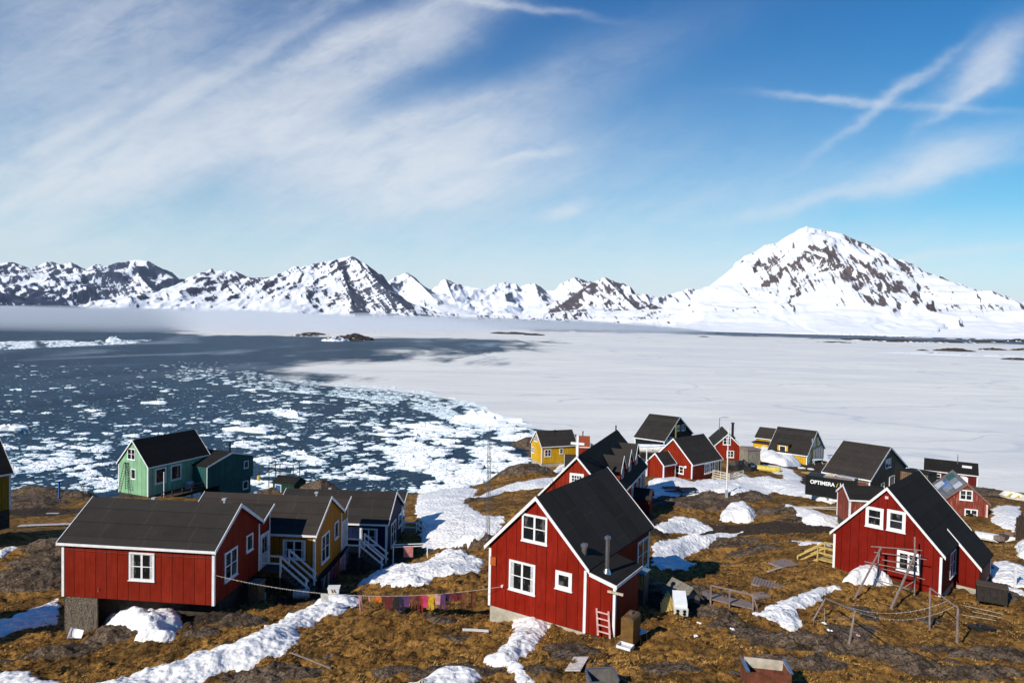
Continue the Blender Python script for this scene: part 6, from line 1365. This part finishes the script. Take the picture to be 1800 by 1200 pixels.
# bucket, stick, drum, boxes around the left houses
p = gnd(137, 1122); t = empty('bucket', p+Vector((0, -.1, .30)), R(-62), 'white plastic bucket tipped over on the rocks front left', 'bucket', tilt=(R(72), 0)); t.scale = (1.3, 1.3, 1.3); WP = plain('white_plastic', (.78, .78, .78), .4, .08)
b = MB().tube([(0, 0, -.2), (0, 0, .28)], [.17, .22], 18, cap=False).tube([(0, 0, .28), (0, 0, -.18)], [.205, .155], 18, cap=False); b.lathe((0, 0, -.2), [(.17, 0), (.17, .01)], 18); b.build('body', WP, t, smooth_=True)
MB().tube([(-.22, 0, .26), (-.1, -.2, .12), (.1, -.2, .12), (.22, 0, .26)], .008, 5).build('handle', METAL, t); MB().tube([(0, 0, .25), (0, 0, .285)], [.235, .235], 18, cap=False).build('rim', WP, t)
pa = gnd(165, 1098); d_ = h3.o; pb = hA.r.matrix_basis @ hA.hit(173, 1035, 0, -hA.hw-.06); t = empty('stick', pa, 0, 'thin pale stick leaning on the front left red house', 'stick'); MB().tube([(0, 0, 0), pb-pa], .014, 6).build('shaft', PALEWOOD, t); MB().lathe(pb-pa, [(.02, 0), (.03, .03), (.01, .08)], 6).build('tip', plain('red_tip', (.5, .05, .04)), t)
p = gnd(530, 1052); t = empty('oil_drum', p+Vector((0, 0, .3)), R(8), 'grey drum lying on its side at the foot of the white railing', 'drum'); b = MB().tube([(-.45, 0, 0), (.45, 0, 0)], .29, 18); b.build('body', plain('galvanised_drum', (.35, .35, .35), .4, .3), t, smooth_=True)
for x in (-.44, -.15, .15, .44): MB().tube([(x-.015, 0, 0), (x+.015, 0, 0)], .305, 18).build('hoop', METAL, t)
p = hA.r.matrix_basis @ Vector((1.4, hA.y0-.45, -1.3)); t = empty('storage_box', p, hA.yaw, 'brown wooden storage box against the dark red gable', 'box'); MB().box((-.45, -.3, 0), (.45, .3, 1.05)).build('body', wood('brown_boards', (.20, .11, .05)), t); MB().box((-.5, -.35, 1.05), (.5, .35, 1.1)).build('lid', GREYWOOD, t)
p = gnd(462, 1053); t = empty('jug', p, 0, 'white towel-shaped canister in the dark below the gable', 'canister'); MB().box((-.16, -.1, 0), (.16, .1, .42)).build('body', GREYW, t); MB().tube([(.05, 0, .42), (.05, 0, .5)], .05, 8).build('cap', BLUEP, t)
p = gnd(587, 1046); t = empty('white_tub', p, .1, 'white plastic tub with yellow gloves at the top of the snow tongue', 'tub')
MB().hexa([(-.28,-.2,0),(.28,-.2,0),(.28,.2,0),(-.28,.2,0),(-.34,-.25,.5),(.34,-.25,.5),(.34,.25,.5),(-.34,.25,.5)]).build('body', WP, t); MB().box((-.36, -.27, .5), (.36, .27, .54)).build('lid', WP, t)
for x in (-.12, .02): MB().beam((x, -.27, .48), (x+.14, -.3, .1), .09, .03).build('glove', CLM['yellow'], t)
# black tarp, dark crate, wood at the far right
p = gnd(1725, 1106); t = empty('black_bag', p, -.3, 'black crumpled tarp bundle on the grass at the right', 'tarp'); g_ = floe_mesh(77, 12, 4, .28, 1.7); me = mesh_np('bundle', g_[0]*[.35, .3, 1], g_[1], g_[2], smooth_=False); link('bundle', me, BLACKM, t); MB().tube([(-.4, .1, .05), (-.8, .25, .05)], .02, 5).build('cord', BLACKM, t)
p = gnd(1742, 1062); t = empty('dark_crate', p, R(-30), 'dark wooden crate on short legs right of the annex', 'crate'); MB().box((-.8, -.45, .25), (.8, .45, 1.25)).build('body', wood('near_black_boards', (.035, .03, .026)), t); MB().box((-.85, -.5, 1.25), (.85, .5, 1.31)).build('lid', DARKWOOD, t)
for x in (-.72, .72):
    for y in (-.38, .38): MB().box((x-.05, y-.05, -.4), (x+.05, y+.05, .249)).build('leg', DARKWOOD, t)
def boat(name, label, P_, rz, L_, Wb, Hb, m, m2, flip=False, tilt=None):
    t = empty(name, P_, rz, label, 'boat', 'boats laid up ashore', tilt); n = 14; V = []; K = 9
    for i in range(n):
        s_ = i/(n-1); w_ = Wb/2*(math.sin(math.pi*min(1, .30+.72*s_)))**.7 if s_ < .99 else .02; w_ = Wb/2*max(.03, (1-s_**3.2))*(.82+.18*min(1, s_*4)); sh = Hb*(1+.35*s_**2)
        for k in range(K):
            a = -math.pi/2+math.pi*k/(K-1); V.append((-L_/2+L_*s_, w_*math.sin(a)*(1 if True else 0), sh*(1-abs(math.cos(a))**.6)))
    Q = gridq(n, K); V = np.array(V)
    if flip: V[:, 2] = Hb*1.1-V[:, 2]
    me = mesh_np('hull', V, Q); o = link('hull', me, m, t); sm_ = o.modifiers.new('thick', 'SOLIDIFY'); sm_.thickness = .05
    MB().poly([tuple(V[k]) for k in range(K)]).build('transom', m, t)
    if not flip:
        for x in (-L_*.25, .05*L_): MB().box((x-.12, -Wb*.42, Hb*.62), (x+.12, Wb*.42, Hb*.68)).build('thwart', m2, t)
        ed = [Vector(V[i*K]) for i in range(n)]+[Vector(V[i*K+K-1]) for i in range(n-1, -1, -1)]; MB().tube([e+Vector((0, 0, .02)) for e in ed], .04, 5).build('gunwale', m2, t)
    else: MB().beam((-L_*.45, 0, Hb*1.12), (L_*.4, 0, Hb*1.0), .06, .05).build('keel', m2, t)
    return t
YB = plain('yellow_boat_paint', (.62, .48, .10), .5); BW = plain('white_hull', (.78, .78, .76), .4)
boat('rowing_boat', 'overturned pale yellow boat by the dark heap behind the flagpole', gnd(1342, 826), R(-28), 4.8, 1.5, .6, YB, PALEWOOD, flip=True)
boat('motor_boat', 'white motor boat with blue stripe stored beside the black house', atD(1143, 796, 98), R(-12), 6.0, 2.2, 1.0, BW, BLUEP)
t = boat('rowing_boat', 'white and yellow rowing boat on the shore rocks at far right', gnd(1786, 880)+Vector((0, 0, .2)), R(-70), 3.2, 1.3, .5, BW, YB, tilt=(R(24), 0))
boat('rowing_boat', 'overturned white boat in the grass right of the weathered red house', gnd(1752, 950), R(-35), 3.4, 1.3, .5, BW, GREYW, flip=True)
# trailer load, sheds, sundries far away
v = atD(1318, 812, 104); t = empty('grey_plank_shed', v, R(15), 'upright grey plank shed between the stilted red house and yellow house', 'shed'); z0 = gz(v.x, v.y)-v.z
MB().box((-1.1, -1.0, z0-.2), (1.1, 1.0, 2.0)).build('wall', P['gry'], t); MB().prism([(-1.2, 2.0), (1.2, 2.0), (1.2, 2.2), (-1.2, 2.35)], -1.1, 1.1).build('roof', GREYWOOD, t)
v = gnd(1308, 826); t = empty('dark_heap', v, 0, 'dark heap of nets and gear beside the yellow boat', 'gear heap'); g_ = floe_mesh(88, 14, 5, .9, 1.4); me = mesh_np('nets', g_[0]*[1.5, 1.1, 1.5], g_[1], g_[2], smooth_=False); link('nets', me, BLACKM, t); MB().tube([(.8, -.6, .3), (1.2, -.9, .9), (1.6, -.6, .3)], .12, 8).build('buoy_rope', BLUEP, t)
for i, (px, py, D, m, lab) in enumerate([(1437, 815, 108, WHITE, 'white trestle table outside the large yellow house'), (1462, 806, 116, BLUEP, 'blue covered object right of the large yellow house')]):
    v = gnd(px, py); t = empty('trestle_table' if i == 0 else 'covered_cart', v, .3, lab, 'table' if i == 0 else 'cart'); MB().box((-.9, -.4, .7), (.9, .4, .76)).build('tabletop' if i == 0 else 'cover', m, t)
    for x in (-.8, .8): MB().beam((x, -.35, 0), (x, .35, .69), .05, .05).beam((x, .35, 0), (x, -.35, .69), .05, .05).build('trestle' if i == 0 else 'stand', m, t)
for i, (px, py, w_, lab) in enumerate([(1409, 823, 1.0, 'white slab lying left of three on the bare ground'), (1425, 825, .8, 'white slab lying right of two on the bare ground'), (1418, 832, 1.6, 'yellowish board on the bare ground above the container')]):
    v = gnd(px, py); o = MB().box((-w_/2, -.3, .0), (w_/2, .3, .14)).box((-w_/2+.1, -.2, .141), (w_/2-.2, .25, .2)).build('ground_slab', WHITE if i < 2 else NEWWOOD, None, lab, 'slab', 'boards on the bare ground'); o.location = v
v = atD(1503, 851, 72); t = empty('red_skip', v, R(-10), 'red open box with pale panel behind the low red outbuilding', 'box'); z0 = min(gz(v.x, v.y)-v.z, -.5)
MB().box((-1.1, -.5, z0), (1.1, .5, .1)).build('body', P['redw'], t); MB().box((.25, -.54, -.55), (1.0, -.51, .08)).build('pale_panel', plain('pale_panel', (.6, .4, .36)), t)
v = atD(1750, 868, 100); t = empty('slipway_roof', v, R(-38), 'long blue-grey boarded slipway roof on the right shore', 'slipway'); MB().box((-3.6, -.9, .4), (3.6, .9, .52)).build('deck', plain('bluegrey_boards', (.16, .19, .24), .7), t)
for x in (-3.2, -1, 1, 3.2): MB().box((x-.1, -.8, -1.5), (x+.1, -.7, .399)).build('post', GREYW, t)
v = gnd(1797, 945); t = empty('fence_panel', v, R(20), 'dark upright plank fence at the right edge', 'fence')
for k in range(7): MB().box((-.9+.3*k, -.03, -.3), (-.68+.3*k, .03, 2.0+.15*(k % 3))).build('plank', DARKWOOD, t)
MB().box((-1, .031, 1.2), (1.3, .07, 1.35)).build('rail', DARKWOOD, t)
v = gnd(1775, 948); t = empty('junk_pile', v, .2, 'pile of dark crates and boards beside the plank fence', 'junk')
for k in range(5): MB().box((-1.4+.6*k, -.3+.1*k, 0), (-.9+.6*k, .4, .35+.12*(k % 3))).build('crate', DARKWOOD if k % 2 else GREYWOOD, t)
v = gnd(455, 846); t = empty('gas_bottle', v, 0, 'yellow-white gas bottle on the rocks right of the green annex', 'bottle'); MB().lathe((0, 0, 0), [(.28, 0), (.3, .1), (.3, .9), (.15, 1.05)], 12).build('body', YB, t, smooth_=True); MB().lathe((0, 0, 1.05), [(.07, 0), (.07, .3), (.02, .6)], 8).build('valve', BLACKM, t)
k4r = k4.r; v = atD(492, 850, 89); t = empty('railed_platform', v, R(-12), 'dark tubular railing platform above the black shed', 'railing')
for (x, y) in ((-1.6, 0), (0, 0), (1.9, 0), (-1.6, 1.6), (1.9, 1.6)): MB().tube([(x, y, -.5), (x, y, 2.6)], .05, 6).build('post', BLACKM, t)
for z in (2.6, 2.0, 1.4): MB().beam((-1.6, 0, z), (1.9, 0, z), .05, .08).beam((-1.6, 0, z), (-1.6, 1.6, z), .05, .08).beam((1.9, 0, z), (1.9, 1.6, z), .05, .08).build('rail', BLACKM, t)
for i, (px, py, c, lab) in enumerate([(148, 866, YB, 'yellow ski stuck upright by the shore boulder'), (152, 866, WHITE, 'white ski stuck upright by the shore boulder')]):
    v = gnd(px+2, py); o = MB().beam((0, 0, -.1), (-.8-.1*i, .1, 1.1), .14, .03).beam((-.8-.1*i, .1, 1.1), (-.95-.1*i, .1, 1.2), .12, .03).build('ski', c, None, lab, 'ski', 'skis by the shore boulder'); o.location = v
v = h15.r.matrix_basis @ Vector((h15.hw+.5, 5.8, -.12)); t = empty('white_appliance', v, h15.yaw, 'white box appliance on the deck of the green house', 'appliance'); MB().box((-.35, -.4, 0), (.35, .4, .8)).build('body', GREYW, t); MB().box((-.36, -.42, .8), (.37, .42, .84)).build('lid', WHITE, t)
v = h15.r.matrix_basis @ Vector((h15.hw+1.8, .9, -.2)); t = empty('pale_pole', v, 0, 'tall white pole standing at the deck of the green house', 'pole'); MB().tube([(0, 0, -1), (0, 0, 3.3)], .06, 8).build('pole', WHITE, t); MB().box((-.1, -.1, -1.2), (.1, .1, -.6)).build('footing', GREYW, t)

# ---------------------------------------------------------------- thin air over the fjord
hz = MB().box((-16500, -300, -31), (16500, 16500, 1000)).build('haze', None, None, 'thin even haze in the air over the whole fjord', 'haze', kind='stuff')
mh = bpy.data.materials.new('thin_air'); mh.use_nodes = True; n = NT(mh.node_tree); n.n.clear()
v = n.new('ShaderNodeVolumePrincipled', inp={'Color': (.80, .88, 1.0, 1), 'Density': .000010, 'Anisotropy': .1}); ou = n.new('ShaderNodeOutputMaterial'); n.l.new(v.outputs[0], ou.inputs['Volume']); hz.data.materials.append(mh)
